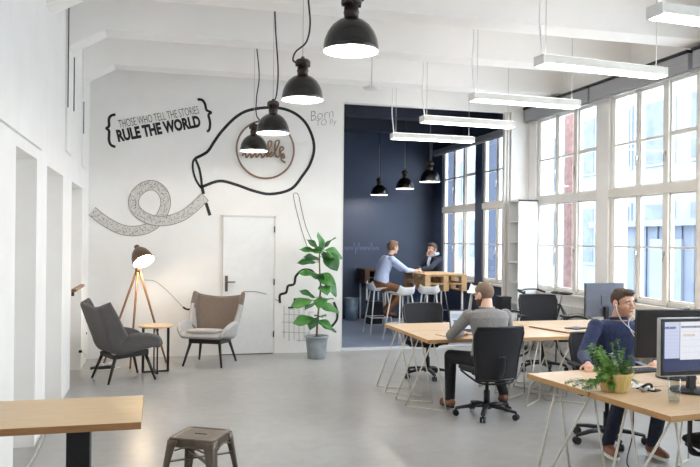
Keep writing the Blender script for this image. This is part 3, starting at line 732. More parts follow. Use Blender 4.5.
# fig plant
e = thing('potted_fig', 'tall fiddle leaf fig in a grey metal bucket beside the blue room opening', 'plant', (2.19, 10.3, 0))
MB().lathe([(0, 0), (.125, 0), (.128, .012), (.148, .2), (.158, .295), (.172, .30), (.176, .312), (.172, .325), (.16, .325), (.15, .29), (0, .285)], seg=40).build('pot', m_zinc, e)
MB().lathe([(0, .287), (.15, .287), (.10, .30), (0, .305)], seg=24).build('soil', m_soil, e)
stem_pts = [(0, 0, .29), (.005, 0, .45), (.03, .01, .75), (.05, 0, 1.0), (.035, 0, 1.25), (.03, 0, 1.5), (.045, 0, 1.62)]
sp = smooth_path(stem_pts, 6)
MB().tube(sp, [.016 - .008 * i / len(sp) for i in range(len(sp))], 8).build('stem', m_stem, e)
def leaf(u, v, length, width, az, el, dy, m, roll=0):
    """u, v: centre of the leaf as offsets (m right of the stem foot, m above the floor)"""
    d = Vector((math.cos(R(el)) * math.cos(R(az)), math.cos(R(el)) * math.sin(R(az)), math.sin(R(el))))
    c = Vector((u, dy, v)); length *= 1.22; base = c - d * length * .5
    side = d.cross(Vector((0, 0, 1)))
    if side.length < .1: side = Vector((1, 0, 0))
    side.normalize(); side = Matrix.Rotation(R(roll), 3, d) @ side
    nrm = side.cross(d)
    def f(a, b_):
        t = b_; s_ = (a - .5) * 2
        w = width * .66 * (math.sin(PI * min(1, t * 1.02) ** .8) ** .8 * (.55 + .6 * t)) if 0 < t < 1 else .004
        w = max(w, .004)
        p = base + d * (length * t) + side * (w * s_) + nrm * (abs(s_) * w * .16 + .012 * math.sin(t * 9 + s_ * 2) * abs(s_) - .22 * length * (t - .3) ** 2)
        return p
    b = MB(); b.grid(f, 6, 10)
    k = min(range(len(sp)), key=lambda i: (Vector(sp[i]) - base).length)
    b.tube([sp[k], base, base + d * .02], .004, 5)
    b.build('leaf', m, e, solid=.002, smooth=True)
LEAVES = [(.04, 1.66, .27, .19, 80, 72, .0, 0, 60), (-.06, 1.62, .22, .14, 190, 45, -.05, 1, 10), (.17, 1.66, .20, .09, -5, 48, .02, 1, 20), (-.13, 1.55, .24, .10, 175, 12, -.06, 0, 0), (-.02, 1.56, .2, .15, 240, 25, -.10, 0, 30),
          (.25, 1.50, .25, .19, 10, -20, .0, 0, 50), (.19, 1.40, .27, .22, -40, -50, -.06, 1, 50), (.12, 1.46, .22, .18, -70, 5, -.12, 0, -30), (-.17, 1.38, .22, .11, 185, 2, -.03, 1, 20), (-.07, 1.44, .22, .13, 200, 10, .05, 1, 0),
          (-.14, 1.22, .24, .12, 180, 10, -.04, 0, -10), (-.02, 1.18, .24, .16, 220, 20, -.12, 1, 20), (.12, 1.13, .27, .21, -30, -25, -.06, 0, 40), (.20, 1.02, .26, .20, -20, -50, .0, 1, 30), (.08, 1.0, .22, .18, -80, -20, -.13, 0, 10),
          (-.15, .93, .2, .10, 170, 28, -.02, 1, 30), (-.24, .80, .26, .17, 185, -12, -.05, 0, 15), (-.10, .78, .24, .18, 215, -15, -.12, 1, 10), (.02, .82, .24, .18, 250, -25, -.14, 0, 0), (.17, .72, .25, .16, -15, -15, -.05, 0, 35),
          (.13, .83, .22, .14, 10, 18, .03, 1, 10), (-.20, .55, .26, .18, 185, -8, -.05, 0, 25), (-.07, .52, .22, .16, 230, -30, -.12, 1, 10), (.10, .50, .22, .15, -40, -25, -.09, 0, 20), (.17, .44, .22, .13, -10, -22, .0, 1, 30), (.02, .62, .2, .16, -85, 10, -.14, 1, 0)]
for (u, v, l_, w_, az, el, dy, mm, rl) in LEAVES: leaf(u, v, l_, w_, az, el, dy, (m_leaf, m_leaf2)[mm], -42 if 160 < az < 205 else rl)

# ------------------------------------------------------------------ front table and stool
e = thing('wooden_table', 'oak topped table on a thick black post in the near left corner', 'table', (-.50, 4.26, 0))
MB().bx(XL + .004, -.085, 3.93, 4.60, .712, .75, side_mi=1).build('tabletop', [m_oak, m_oak_edge], e, bevel=.004, world=True)
b = MB(); b.bx(-.475, -.355, 4.16, 4.28, .02, .712); b.build('post', m_blackmet, e, world=True, bevel=.004)
MB().bx(-.70, -.13, 4.0, 4.44, 0, .02).build('foot_plate', m_blackmet, e, world=True, bevel=.004)
MB().bx(-.62, -.22, 4.06, 4.40, .702, .712).build('top_plate', m_blackmet, e, world=True)
tag(MB().tube(smooth_path([(XL + .03, 6.75, .012), (XL + .05, 6.0, .012), (XL + .03, 5.3, .012), (XL + .04, 4.9, .012)], 8), .012, 6).build('floor_cable', m_silver), 'thin grey cable lying along the foot of the left wall', 'cable')

e = thing('metal_stool', 'low gunmetal stool with a slot in its square seat, at the bottom edge', 'stool', (.265, 4.79, 0), R(-29))
H_ = .45; q = .152
def rsq(w, z, r=.03, n=5):
    out = []
    for cx, cy, a0 in ((w - r, w - r, 0), (-w + r, w - r, 90), (-w + r, -w + r, 180), (w - r, -w + r, 270)):
        for k in range(n + 1): out.append((cx + r * math.cos(R(a0 + 90 * k / n)), cy + r * math.sin(R(a0 + 90 * k / n)), z))
    return out
b = MB(); rings = []
for w, z in ((q - .03, H_ - .004), (q - .02, H_), (q - .004, H_), (q, H_ - .006), (q + .003, H_ - .055)):
    rings.append([b.bm.verts.new(p) for p in rsq(w, z)])
n = len(rings[0])
for A, B in zip(rings, rings[1:]):
    for k in range(n): b.bm.faces.new((A[k], A[(k + 1) % n], B[(k + 1) % n], B[k]))
slot = [b.bm.verts.new((.045 * math.copysign(min(1, abs(math.cos(2 * PI * k / n)) * 1.3), math.cos(2 * PI * k / n)), .011 * math.sin(2 * PI * k / n), H_ - .004)) for k in range(n)]
slot2 = [b.bm.verts.new((v.co.x, v.co.y, H_ - .02)) for v in slot]
# align the slot ring with the seat ring start
off = n // 8
for k in range(n):
    a, c = rings[0][k], rings[0][(k + 1) % n]
    s0, s1 = slot[(k + 3) % n], slot[(k + 4) % n]
    b.bm.faces.new((s0, s1, c, a)); b.bm.faces.new((slot2[(k + 3) % n], slot2[(k + 4) % n], s1, s0))
b.build('seat', m_gun, e, solid=.003, smooth=False, bevel=0)
MB().bx(-.10, .10, -.06, .06, H_ - .05, H_ - .03).build('seat_underside', m_plastic, e)
for k in range(4):
    Mz = Matrix.Rotation(k * PI / 2, 4, 'Z'); b = MB()
    def lg(u, v):
        w = .075 - .045 * min(1, v * 1.2) ** .6
        o_ = q + .004 + (.205 - q) * v; z = H_ - .012 - (H_ - .012) * v
        if u < .5: p = (o_ - w * (1 - u * 2), o_ - (0 if u > 0 else 0), z)
        else: p = (o_, o_ - w * ((u - .5) * 2), z)
        r_ = .012
        if abs(u - .5) < .01: p = (o_ - r_ * .4, o_ - r_ * .4, z)
        return Mz @ Vector(p)
    b.grid(lg, 6, 10); b.build('leg', m_gun, e, solid=.004, smooth=False)
b = MB()
for k in range(2):
    Mz = Matrix.Rotation(PI / 4 + k * PI / 2, 4, 'Z')
    b.box((0, 0, .30 - k * .012), (.46, .022, .008), M=Mz)
b.build('cross_brace', m_gun, e)
b = MB()
for k in range(4):
    Mz = Matrix.Rotation(k * PI / 2, 4, 'Z')
    b.tube([Mz @ Vector((x, q + .006 , H_ - .075 + .025 * (1 - (x / .1) ** 2))) for x in (-.1, -.05, 0, .05, .1)], .006, 6)
b.build('apron_rim', m_gun, e)

# ------------------------------------------------------------------ desks
def make_desk(Lx, W, back_spread, end_feet=True):
    e = thing('desk', 'desk', 'desk')
    MB().bx(0, Lx, 0, W, .692, .728, side_mi=1).build('tabletop', [m_wood, m_wood_edge], e, bevel=.003)
    for xe, sg in ((.07, 1), (Lx - .32, -1)):
        for (v, feet) in ((.05, ((.15, 0), (-.17, .30))), (W * .6, back_spread)):
            b = MB(); A = Vector((xe, v, .692))
            fs = [Vector((xe + fx * sg, v + fy, .008)) for fx, fy in feet]
            for k, f in enumerate(fs): b.rod(A + Vector(((.012 if k == 0 else -.012) * sg, 0, 0)), f, .0075, seg=8)
            b.rod(fs[0], fs[1], .0075, seg=8); b.box((xe, v, .688), (.08, .05, .008))
            b.build('leg', m_creammet, e)
    return e
dk = make_desk(1.56, .70, ((.16, .03), (-.17, .26))); used = []
place(dk, used, (2.55, 6.76, 0), 0, 'birch desk the bearded man works at, nearer left of the middle block', 'plywood desks of the middle block')
place(dk, used, (2.55, 7.47, 0), 0, 'birch desk behind the open laptop, far left of the middle block', 'plywood desks of the middle block')
place(dk, used, (4.12, 6.76, 0), 0, 'birch desk right of the bearded man, nearer right of the middle block', 'plywood desks of the middle block')
place(dk, used, (4.12, 7.47, 0), 0, 'birch desk carrying the grey monitor, far right of the middle block', 'plywood desks of the middle block')
dk2 = make_desk(1.6, .69, ((.12, 0), (-.10, .10))); used = []
RZF = R(6.3)
FO = Vector((2.785, 3.53, 0))
def fd(u, v, z=.728):
    return (FO.x + u * math.cos(RZF) - v * math.sin(RZF), FO.y + u * math.sin(RZF) + v * math.cos(RZF), z)
place(dk2, used, fd(0, 0, 0), RZF, 'birch desk in the near right corner, carrying the lit monitor and glass', 'plywood desks of the front block')
place(dk2, used, fd(0, .70, 0), RZF, 'birch desk the man in navy sits at, carrying the herb planter', 'plywood desks of the front block')

# ------------------------------------------------------------------ office chairs
def make_chair():
    e = thing('office_chair', 'office chair', 'chair')
    b = MB(); b.lathe([(0, .07), (.045, .07), (.05, .10), (.035, .125), (0, .125)], seg=20)
    for k in range(5):
        a = R(90 + 72 * k); M = Matrix.Rotation(a, 4, 'Z')
        b.tube([M @ Vector((.03, 0, .105)), M @ Vector((.18, 0, .095)), M @ Vector((.30, 0, .075))], [.026, .023, .018], 8, flat=(1.2, .8))
    b.build('star_base', m_plastic, e)
    for k in range(5):
        a = R(90 + 72 * k); M = Matrix.Rotation(a, 4, 'Z'); b = MB()
        b.rod(M @ Vector((.30, 0, .08)), M @ Vector((.30, 0, .04)), .010)
        for s_ in (-.016, .016): b.rod(M @ Vector((.302, s_ - .009, .029)), M @ Vector((.302, s_ + .009, .029)), .029, seg=16)
        b.build('caster', m_plastic, e)
    MB().lathe([(0, .11), (.03, .11), (.03, .25), (.018, .25), (.018, .40), (0, .40)], seg=18).build('gas_column', m_plastic, e)
    b = MB(); b.bx(-.10, .10, -.13, .13, .385, .425); b.rod((.1, .02, .40), (.24, .04, .40), .008); b.tube(smooth_path([(-.20, .17, .43), (-.21, -.05, .395), (-.17, -.19, .36), (0, -.22, .35), (.17, -.19, .36), (.21, -.05, .395), (.20, .17, .43)], 6), .010, 8)
    b.build('tilt_mechanism', m_blackmet, e)
    b = MB()
    def seat(u, v):
        a = u * 2 * PI; c, s_ = math.cos(a), math.sin(a); th = v * PI; k = math.sin(th) ** .4 if 0 < v < 1 else 0
        ex = .245 * math.copysign(abs(c) ** .6, c) * k; ey = .235 * math.copysign(abs(s_) ** .6, s_) * k
        return (ex, ey + .02, .465 - .038 * math.cos(th) - .10 * max(0, ey - .12) ** 1.2)
    b.grid(seat, 36, 10); bmesh.ops.remove_doubles(b.bm, verts=b.bm.verts[:], dist=.0005); b.build('seat', m_mesh, e, smooth=True)
    def back(u, v):
        s_ = (u - .5) * 2; z = .385 + .505 * v
        w = .205 + .052 * min(1, v * 1.25)
        if v > .93: w -= .02 * (v - .93) / .07
        y = -.225 - .07 * v + .05 * s_ * s_ - .025 * math.sin(v * PI) * -1
        return (w * s_, y, z)
    MB().grid(back, 14, 14).build('backrest', m_mesh, e, solid=.018, subsurf=1, smooth=True)
    rim = [back(u, 0) for u in [k / 8 for k in range(9)]] + [back(1, k / 8) for k in range(1, 9)] + [back(1 - k / 8, 1) for k in range(1, 9)] + [back(0, 1 - k / 8) for k in range(1, 9)]
    b = MB(); b.tube(rim, .014, 8); b.build('back_frame', m_plastic, e)
    b = MB(); b.tube(smooth_path([(0, -.10, .40), (0, -.22, .40), (0, -.275, .50), (0, -.285, .62)], 6), .026, 10, flat=(1.4, .6)); b.build('back_support', m_plastic, e)
    for sx in (-1, 1):
        b = MB(); b.tube(smooth_path([(sx * .12, .0, .41), (sx * .26, .0, .42), (sx * .285, .0, .48), (sx * .285, 0, .64)], 6), .015, 8)
        b.box((sx * .285, .02, .655), (.065, .24, .028)); b.build('armrest', m_plastic, e, bevel=.004)
    return e
ch = make_chair(); used = []
G = 'black office chairs at the desks'
ch_b = copy_tree(ch); place(ch_b, [], (3.10, 6.58, 0), R(4), 'black office chair the bearded man sits on', G)
for c_ in list(ch_b.children):
    if c_.name.startswith('armrest'): bpy.data.objects.remove(c_)
place(ch, used, (3.25, 8.62, 0), R(176), 'empty black office chair facing us beyond the open laptop', G)
far_ch = place(ch, used, (4.90, 8.72, 0), R(168), 'empty black office chair in front of the bicycle', G)
place(ch, used, (3.72, 5.52, 0), R(166), 'black office chair the man in navy sits on', G)
place(ch, used, (3.42, 3.77, 0), R(-6), 'black office chair cut off by the lower right edge', G)
far_ch.scale = (1, 1, 1.10)

# ------------------------------------------------------------------ things on the desks
e = thing('laptop', 'open silver laptop with a lit screen in front of the bearded man', 'laptop', (3.15, 7.14, .729), R(-4))
MB().bx(-.165, .165, -.12, .12, 0, .016).build('base', m_silver, e, bevel=.004)
MB().bx(-.14, .14, -.01, .09, .016, .019).build('keyboard', m_plastic, e)
Mh = Matrix.Translation((0, .122, .012)) @ Matrix.Rotation(R(-14), 4, 'X')
b = MB(); b.box((0, .003, .115), (.33, .008, .23), M=Mh); b.build('lid', m_plastic, e, bevel=.003)
sc = MB().box((0, -.0025, .118), (.305, .002, .195), M=Mh).build('screen', screen_mat('lit_laptop_screen', S(216, 222, 232), .5), e)
for (x, z, w, h_, cc) in ((-.02, .16, .24, .05, S(180, 196, 216)), (-.03, .09, .18, .06, S(110, 126, 150)), (.10, .09, .06, .07, S(226, 228, 232)), (-.10, .055, .06, .02, S(90, 110, 150))):
    MB().box((x, -.004, z), (w, .001, h_), M=Mh).build('page_block', screen_mat('screen_block', cc, .5), sc)
tag(MB().box((2.90, 7.05, .733), (.24, .17, .008), rz=R(12)).build('notebook', m_oak, bevel=.002), 'tan notebook lying left of the open laptop', 'notebook')
tag(MB().box((4.16, 7.26, .735), (.05, .62, .012), rz=R(12)).build('ruler', m_brownwood, bevel=.002), 'long brown wooden strip lying on desk right of the bearded man', 'strip')
tag(MB().box((4.55, 7.35, .734), (.22, .16, .01), rz=R(24)).build('notebook', m_plastic, bevel=.002), 'dark closed notebook on the desk near the grey monitor', 'notebook')

def monitor(label, loc, rz, w, h_, m_back, zb, lit=None, tilt=0):
    e = thing('monitor', label, 'monitor', loc, rz, 'computer monitors')
    Mt = Matrix.Translation((0, 0, zb + h_ / 2)) @ Matrix.Rotation(R(tilt), 4, 'X')
    b = MB(); b.box((0, .012, 0), (w, .03, h_), M=Mt); b.build('casing', m_back, e, bevel=.006)
    b = MB(); t = .02
    for (x, z, dx, dz) in ((0, h_ / 2 - t / 2, w, t), (0, -h_ / 2 + t * .7, w, t * 1.4), (-w / 2 + t / 2, 0, t, h_), (w / 2 - t / 2, 0, t, h_)): b.box((x, -.006, z), (dx, .014, dz), M=Mt)
    b.build('bezel', m_plastic if lit is None else m_screenoff, e, bevel=.002)
    if lit:
        s_ = MB().box((0, -.004, .004), (w - .04, .006, h_ - .05), M=Mt).build('screen', screen_mat('lit_screen_desktop', S(62, 70, 104), .5), e)
        for (x0, x1, z0, z1, cc) in lit:
            MB().box(((x0 + x1) / 2, -.009, (z0 + z1) / 2), (x1 - x0, .002, z1 - z0), M=Mt).build('page_block', screen_mat('screen_block', cc, .5), s_)
        b = MB(); b.box((-w / 2 - .003, .005, 0), (.008, .03, h_ + .006), M=Mt); b.box((0, .005, -h_ / 2 - .003), (w, .03, .008), M=Mt); b.box((0, .005, h_ / 2 + .003), (w, .03, .006), M=Mt); b.build('trim_edge', m_silver, e)
    else:
        MB().box((0, -.006, .004), (w - .04, .004, h_ - .05), M=Mt).build('screen', m_plastic, e)
        b = MB(); b.box((0, .03, 0), (.11, .012, .11), M=Mt)
        for k in range(4): b.box((0, .03, -.08 - k * .012), (.16, .006, .004), M=Mt)
        b.build('mount_plate', m_back, e)
    b = MB(); b.box((0, .05, zb * .5 + .065), (.055, .035, zb + .10)); b.build('stand_neck', m_plastic, e, bevel=.005)
    b = MB(); b.lathe([(0, 0), (.135, 0), (.14, .006), (.135, .013), (.03, .02), (0, .02)], (0, .04, 0), 36); b.build('stand_base', m_plastic, e)
    return e
lav = S(206, 212, 238); wht = S(236, 238, 246)
UI = [(-.245, -.135, -.085, .15, lav), (-.130, .255, -.095, .15, wht), (-.245, -.165, .105, .120, S(60, 62, 92)), (-.125, .255, .110, .124, S(70, 66, 96)), (-.110, -.02, .055, .070, S(214, 190, 150)),
      (-.125, .25, .085, .088, lav), (-.125, .25, .03, .033, lav), (-.125, .25, -.01, -.007, lav), (-.125, .25, -.05, -.047, lav), (.03, .06, -.03, .01, S(120, 140, 190)), (.03, .25, -.06, -.05, S(70, 84, 150))]
for k in range(7): UI.append((-.240, -.14, .085 - k * .023, .0865 - k * .023, S(176, 184, 216)))
UI = [(a, b_, c - .0 + .012, d + .012, e_) for a, b_, c, d, e_ in UI]
p = fd(.68, .44)
monitor('monitor with a lit page on its screen, facing the camera at right edge', (3.395, 4.06, .729), R(-1), .55, .365, m_silver, .118, UI)
monitor('monitor turned away from the camera behind the lit monitor', (3.63, 4.58, .729), R(171), .58, .35, m_screenoff, .14, None, -3)
monitor('grey backed monitor standing beyond the man in navy', (5.13, 7.70, .729), R(184), .54, .40, m_greymon, .09)
e = thing('webcam', 'silver webcam clipped on top of the monitor facing away', 'webcam', (3.72, 4.56, 1.212))
MB().tube([(.03 * math.cos(R(a)), 0, .002 + .022 * math.sin(R(a))) for a in range(0, 181, 15)], .005, 8).build('bracket', m_silver, e)
MB().bx(-.025, .025, -.012, .012, -.002, .012).build('body', m_plastic, e)
e = thing('keyboard', 'dark keyboard in front of the monitor that faces away', 'keyboard', (3.47, 4.80, .729), R(186))
MB().bx(-.20, .20, -.06, .06, 0, .016).build('base', m_plastic, e, bevel=.003)
b = MB()
for r_ in range(4):
    for k in range(14): b.bx(-.19 + k * .0272, -.167 + k * .0272, -.05 + r_ * .026, -.03 + r_ * .026, .016, .021)
b.build('keys', m_screenoff, e)

e = thing('drinking_glass', 'clear water glass on the near desk below the lit monitor', 'glass', (3.045, 3.83, .729))
MB().lathe([(0, 0), (.030, 0), (.033, .004), (.039, .15), (.0365, .15), (.031, .012), (0, .010)], seg=32).build('tumbler', m_tumbler, e)
MB().lathe([(0, .0105), (.0305, .0125), (.0345, .075), (0, .075)], seg=32).build('water', glass_mat('water', (.94, .97, .98, 1), .08), e)

e = thing('herb_planter', 'straw coloured fluted planter full of green herbs on the desk', 'plant', (2.90, 4.22, .729))
b = MB(); rs = []; ns = 48
for (r_, z) in ((.0, 0), (.070, 0), (.074, .006), (.093, .10), (.098, .115), (.094, .115), (.086, .10), (.0, .095)):
    rs.append([b.bm.verts.new(((r_ * (1 + (.035 * math.cos(12 * 2 * PI * k / ns) if r_ > 0 else 0))) * math.cos(2 * PI * k / ns), (r_ * (1 + .035 * math.cos(12 * 2 * PI * k / ns))) * math.sin(2 * PI * k / ns), z)) for k in range(ns)])
for A, B in zip(rs, rs[1:]):
    for k in range(ns): b.bm.faces.new((A[k], A[(k + 1) % ns], B[(k + 1) % ns], B[k]))
bmesh.ops.remove_doubles(b.bm, verts=b.bm.verts[:], dist=.0004); b.bm.transform(Matrix.Diagonal((1.14, 1.14, 1.06, 1))); b.build('pot', m_planter, e, smooth=True)
MB().lathe([(0, .098), (.085, .097), (0, .104)], seg=20).build('soil', m_soil, e)
def herb(name, stems, mleaf, lw, ll, density, parent=None):
    parent = parent or e
    b = MB(); st = MB()
    for pts in stems:
        P_ = smooth_path(pts, 8); st.tube(P_, .0016, 5)
        for i in range(3, len(P_)):
            for k in range(density):
                t = (Vector(P_[i]) - Vector(P_[i - 1])).normalized()
                a = random.uniform(0, 6.28); rad = t.orthogonal().normalized(); rad.rotate(Matrix.Rotation(a, 3, t))
                d = (rad + t * random.uniform(.2, .9)).normalized(); L_ = ll * random.uniform(.7, 1.2); sd = d.cross(t).normalized() * lw * .5
                p0 = Vector(P_[i]) - t * random.uniform(0, .01); m1 = p0 + d * L_ * .45; tip = p0 + d * L_ + Vector((0, 0, -.15 * L_)); up_ = sd.cross(d).normalized() * lw * .12
                v = [b.bm.verts.new(q_) for q_ in (p0, m1 + sd + up_, tip, m1 - sd + up_, m1)]
                b.bm.faces.new((v[0], v[1], v[4])); b.bm.faces.new((v[1], v[2], v[4])); b.bm.faces.new((v[2], v[3], v[4])); b.bm.faces.new((v[3], v[0], v[4]))
    o = b.build('foliage', mleaf, parent, rec=False); o['kind'] = 'stuff'
    st.build('stems', m_greenstem, parent)
    return o
random.seed(11)
def stem(bx, by, ex, ey, ez, bow=.02): return [(bx, by, .10), (bx + (ex - bx) * .35, by + (ey - by) * .35, .10 + (ez - .1) * .45), (ex + random.uniform(-bow, bow), ey + random.uniform(-bow, bow), ez)]
big = [stem(-.05, 0, -.17, -.01, .30), stem(-.04, .02, -.19, .04, .26), stem(-.05, -.02, -.14, -.06, .26), stem(-.03, .0, -.10, .03, .25), stem(-.05, -.03, -.18, -.05, .16), stem(-.04, -.05, -.13, -.09, .12), stem(-.02, -.03, -.09, -.07, .22), stem(-.06, .03, -.12, .08, .24), stem(-.05, -.04, -.10, -.10, .05), stem(-.06, -.01, -.15, -.04, .10), stem(-.05, -.03, -.19, -.04, .08), stem(-.02, .03, -.08, .06, .28), stem(0, .02, -.05, .04, .22)]
herb('leafy', big, m_herb, .020, .036, 4)
tall = [stem(.03, .0, .05, .0, .33), stem(.04, .02, .08, .02, .27), stem(.03, -.02, .03, -.03, .26), stem(.05, -.01, .09, -.03, .22), stem(.02, .03, .02, .05, .30), stem(.05, 0, .10, .02, .18)]
herb('needle', tall, m_herb, .008, .030, 8)
pale = [stem(0, .02, -.02, .03, .24), stem(.0, -.02, -.01, -.04, .2), stem(.01, .0, .01, .0, .22), stem(.06, -.03, .12, -.05, .15), stem(.06, .0, .13, -.01, .12), stem(.06, -.03, .12, -.07, .06)]
herb('pale', pale, m_herb2, .012, .024, 4)
e2 = thing('flower_sprig', 'trailing sprig with small white flowers lying left of the planter', 'plant', (2.74, 4.30, .742))
random.seed(5)
tr = [[(.06, -.03, .02), (-.02, -.02, .03), (-.10, .0, .012)], [(.06, -.04, .02), (.0, -.07, .025), (-.07, -.09, .010)], [(.05, -.02, .03), (-.03, .05, .035), (-.09, .10, .015)], [(.06, .0, .03), (.0, .03, .04), (-.05, .05, .02)]]
herb('sprig', tr, m_herb2, .014, .026, 4, e2)
b = MB()
for k in range(16):
    x, y = random.uniform(-.10, .05), random.uniform(-.09, .10)
    for j in range(5):
        a = j * 1.257; b.sph((x + .007 * math.cos(a), y + .007 * math.sin(a), .04 + .01 * math.sin(k)), (.006, .006, .003), seg=6, rings=4)
b.build('flowers', m_paper, e2)['kind'] = 'stuff'
for pos, sz, rz, lab in ((fd(.40, .88), (.21, .15), R(30), 'white sheet of paper behind the planter'), (fd(.47, .73), (.16, .12), R(50), 'small white paper pad beside the water glass')):
    tag(MB().box((pos[0], pos[1], .731), (sz[0], sz[1], .003), rz=rz).build('paper_sheet', m_paper), lab, 'paper')
e = thing('smartphone', 'dark phone lying on the desk left of the lit monitor', 'phone', fd(.42, .62, .729), R(25))
MB().bx(-.036, .036, -.07, .07, 0, .008).build('body', m_plastic, e, bevel=.003)
MB().bx(-.032, .032, -.062, .062, .008, .0088).build('screen', m_screenoff, e)
e = thing('headset', 'small dark and white earbuds case beside the fluted planter', 'headset', (3.085, 4.15, .729))
MB().sph((-.02, 0, .022), (.03, .022, .022)).build('case', m_silver, e)
MB().tube(smooth_path([(-.04, -.01, .03), (-.01, -.02, .05), (.03, -.01, .045), (.045, .0, .012)], 6), .009, 8).build('band', m_plastic, e)
MB().sph((.045, 0, .016), (.018, .014, .016)).build('ear_pad', m_whiteplastic, e)
tag(MB().tube(smooth_path([(3.55, 4.86, .70), (3.52, 4.88, .5), (3.50, 4.86, .25), (3.44, 4.84, .02), (3.5, 4.7, .01)], 8), .005, 6).build('hanging_cable', m_plastic), 'black cord hanging from desk beside the navy man\'s chair', 'cable')

# ------------------------------------------------------------------ bookcase, cabinet, bicycle
e = thing('bookcase', 'tall narrow white bookcase standing at the window corner', 'bookcase', (5.62, 10.7, 0))
b = MB(); x0, x1, y0, y1 = 5.46, 5.80, 10.50, 10.845
b.bx(x0, x1, y0, y0 + .022, 0, 2.36); b.bx(x0, x1, y1 - .022, y1, 0, 2.36); b.bx(x1 - .012, x1, y0, y1, 0, 2.36); b.bx(x0, x1, y0, y1, 2.338, 2.36); b.bx(x0, x1, y0, y1, 0, .06)
b.build('carcass', m_whiteplastic, e, world=True)
for k in range(1, 7): MB().bx(x0 + .004, x1 - .012, y0 + .022, y1 - .022, .06 + k * .325, .08 + k * .325).build('shelf', m_whiteplastic, e, world=True)
e = thing('low_cabinet', 'low white cabinet beside the bookcase carrying a black box', 'cabinet', (5.15, 10.25, 0))
MB().bx(4.95, 5.40, 10.24, 10.48, .0, .62).build('carcass', m_whiteplastic, e, world=True, bevel=.004)
for x in (4.955, 5.18): 
    d = MB().bx(x, x + .215, 10.224, 10.239, .04, .60).build('door', m_whiteplastic, e, world=True, bevel=.003)
    MB().bx(x + .09, x + .12, 10.212, 10.224, .52, .535).build('door_knob', m_silver, d, world=True)
e = thing('storage_box', 'black box on the low white cabinet right of the bearded man', 'box', (5.14, 10.36, .62))
MB().bx(-.075, .085, -.1, .1, .001, .20).build('body', m_plastic, e, bevel=.005)
MB().bx(-.08, .09, -.105, .105, .2, .235).build('lid', m_screenoff, e, bevel=.004)

e = thing('bicycle', 'black city bicycle parked by the windows behind the empty chair', 'bicycle')
fx, fy = 5.08, 9.85; rx, ry = 5.60, 9.00
ang = math.atan2(fy - ry, fx - rx)
e.location = ((fx + rx) / 2, (fy + ry) / 2, 0); e.rotation_euler = (0, 0, ang)
wb = .50
for x in (-wb, wb):
    w = MB()
    ring = [(x + .33 * math.cos(2 * PI * k / 40), 0, .345 + .33 * math.sin(2 * PI * k / 40)) for k in range(41)]
    w.tube(ring, .016, 8, cap=False); wo = w.build('wheel', m_plastic, e)
    r_ = MB(); r_.tube([(x + .308 * math.cos(2 * PI * k / 40), 0, .345 + .308 * math.sin(2 * PI * k / 40)) for k in range(41)], .010, 6, cap=False); r_.build('rim', m_silver, wo)
    s_ = MB()
    for k in range(20):
        a = 2 * PI * k / 20; s_.rod((x, .02 * (-1) ** k, .345), (x + .305 * math.cos(a), 0, .345 + .305 * math.sin(a)), .0015, seg=4)
    s_.rod((x, -.05, .345), (x, .05, .345), .02); s_.build('spokes', m_silver, wo)
    g_ = MB(); g_.grid(lambda u, v: (x + .37 * math.cos(R(20 + 150 * u)), (v - .5) * .05, .345 + .37 * math.sin(R(20 + 150 * u))), 16, 2); g_.build('mudguard', m_plastic, e, solid=.003)
b = MB(); bbp = (-.08, 0, .29); st_ = (-.22, 0, .82); hd = (.36, 0, .80); hd2 = (.385, 0, .66)
for p_, q_ in ((bbp, st_), (bbp, hd2), (st_, hd), (bbp, (-wb, .05, .345)), (bbp, (-wb, -.05, .345)), (st_, (-wb, .05, .345)), (st_, (-wb, -.05, .345)), (hd, hd2)): b.rod(p_, q_, .016)
b.build('frame', m_blackmet, e)
b = MB(); b.tube([hd2, (.42, 0, .60)], .016)
for s_ in (-.045, .045): b.tube([(.42, s_, .60), (.46, s_, .45), (wb, s_, .345)], .010)
b.rod((.42, -.05, .60), (.42, .05, .60), .013); b.build('fork', m_blackmet, e)
b = MB(); b.rod(hd, (.345, 0, .98), .014); b.tube(smooth_path([(.20, -.28, .97), (.30, -.25, 1.0), (.39, -.10, 1.0), (.39, 0, .99), (.39, .10, 1.0), (.30, .25, 1.0), (.20, .28, .97)], 6), .011, 8)
hb = b.build('handlebar', m_blackmet, e)
for s_ in (-1, 1): MB().rod((.28, s_ * .258, .995), (.17, s_ * .285, .962), .016).build('grip', m_plastic, hb)
b = MB(); b.rod(st_, (-.25, 0, .96), .013); so = b.build('seat_post', m_silver, e)
b = MB(); b.sph((-.30, 0, .985), (.11, .075, .028)); b.sph((-.18, 0, .985), (.11, .03, .022)); b.build('saddle', m_plastic, e)
b = MB(); b.lathe([(0, -.004), (.09, -.004), (.09, .004), (0, .004)], seg=28, M=Matrix.Translation((-.08, .06, .29)) @ Matrix.Rotation(R(90), 4, 'X')); b.rod((-.08, .075, .29), (.06, .08, .20), .01); b.rod((-.08, -.075, .29), (-.22, -.08, .38), .01); b.bx(.02, .10, .08, .16, .19, .21); b.bx(-.26, -.18, -.16, -.08, .37, .39)
b.build('crankset', m_silver, e)
b = MB(); b.rod((-.2, .06, .3), (-.25, .16, .0), .009); b.rod((-.2, .0, .3), (-.2, .07, .3), .009); b.build('kickstand', m_blackmet, e)

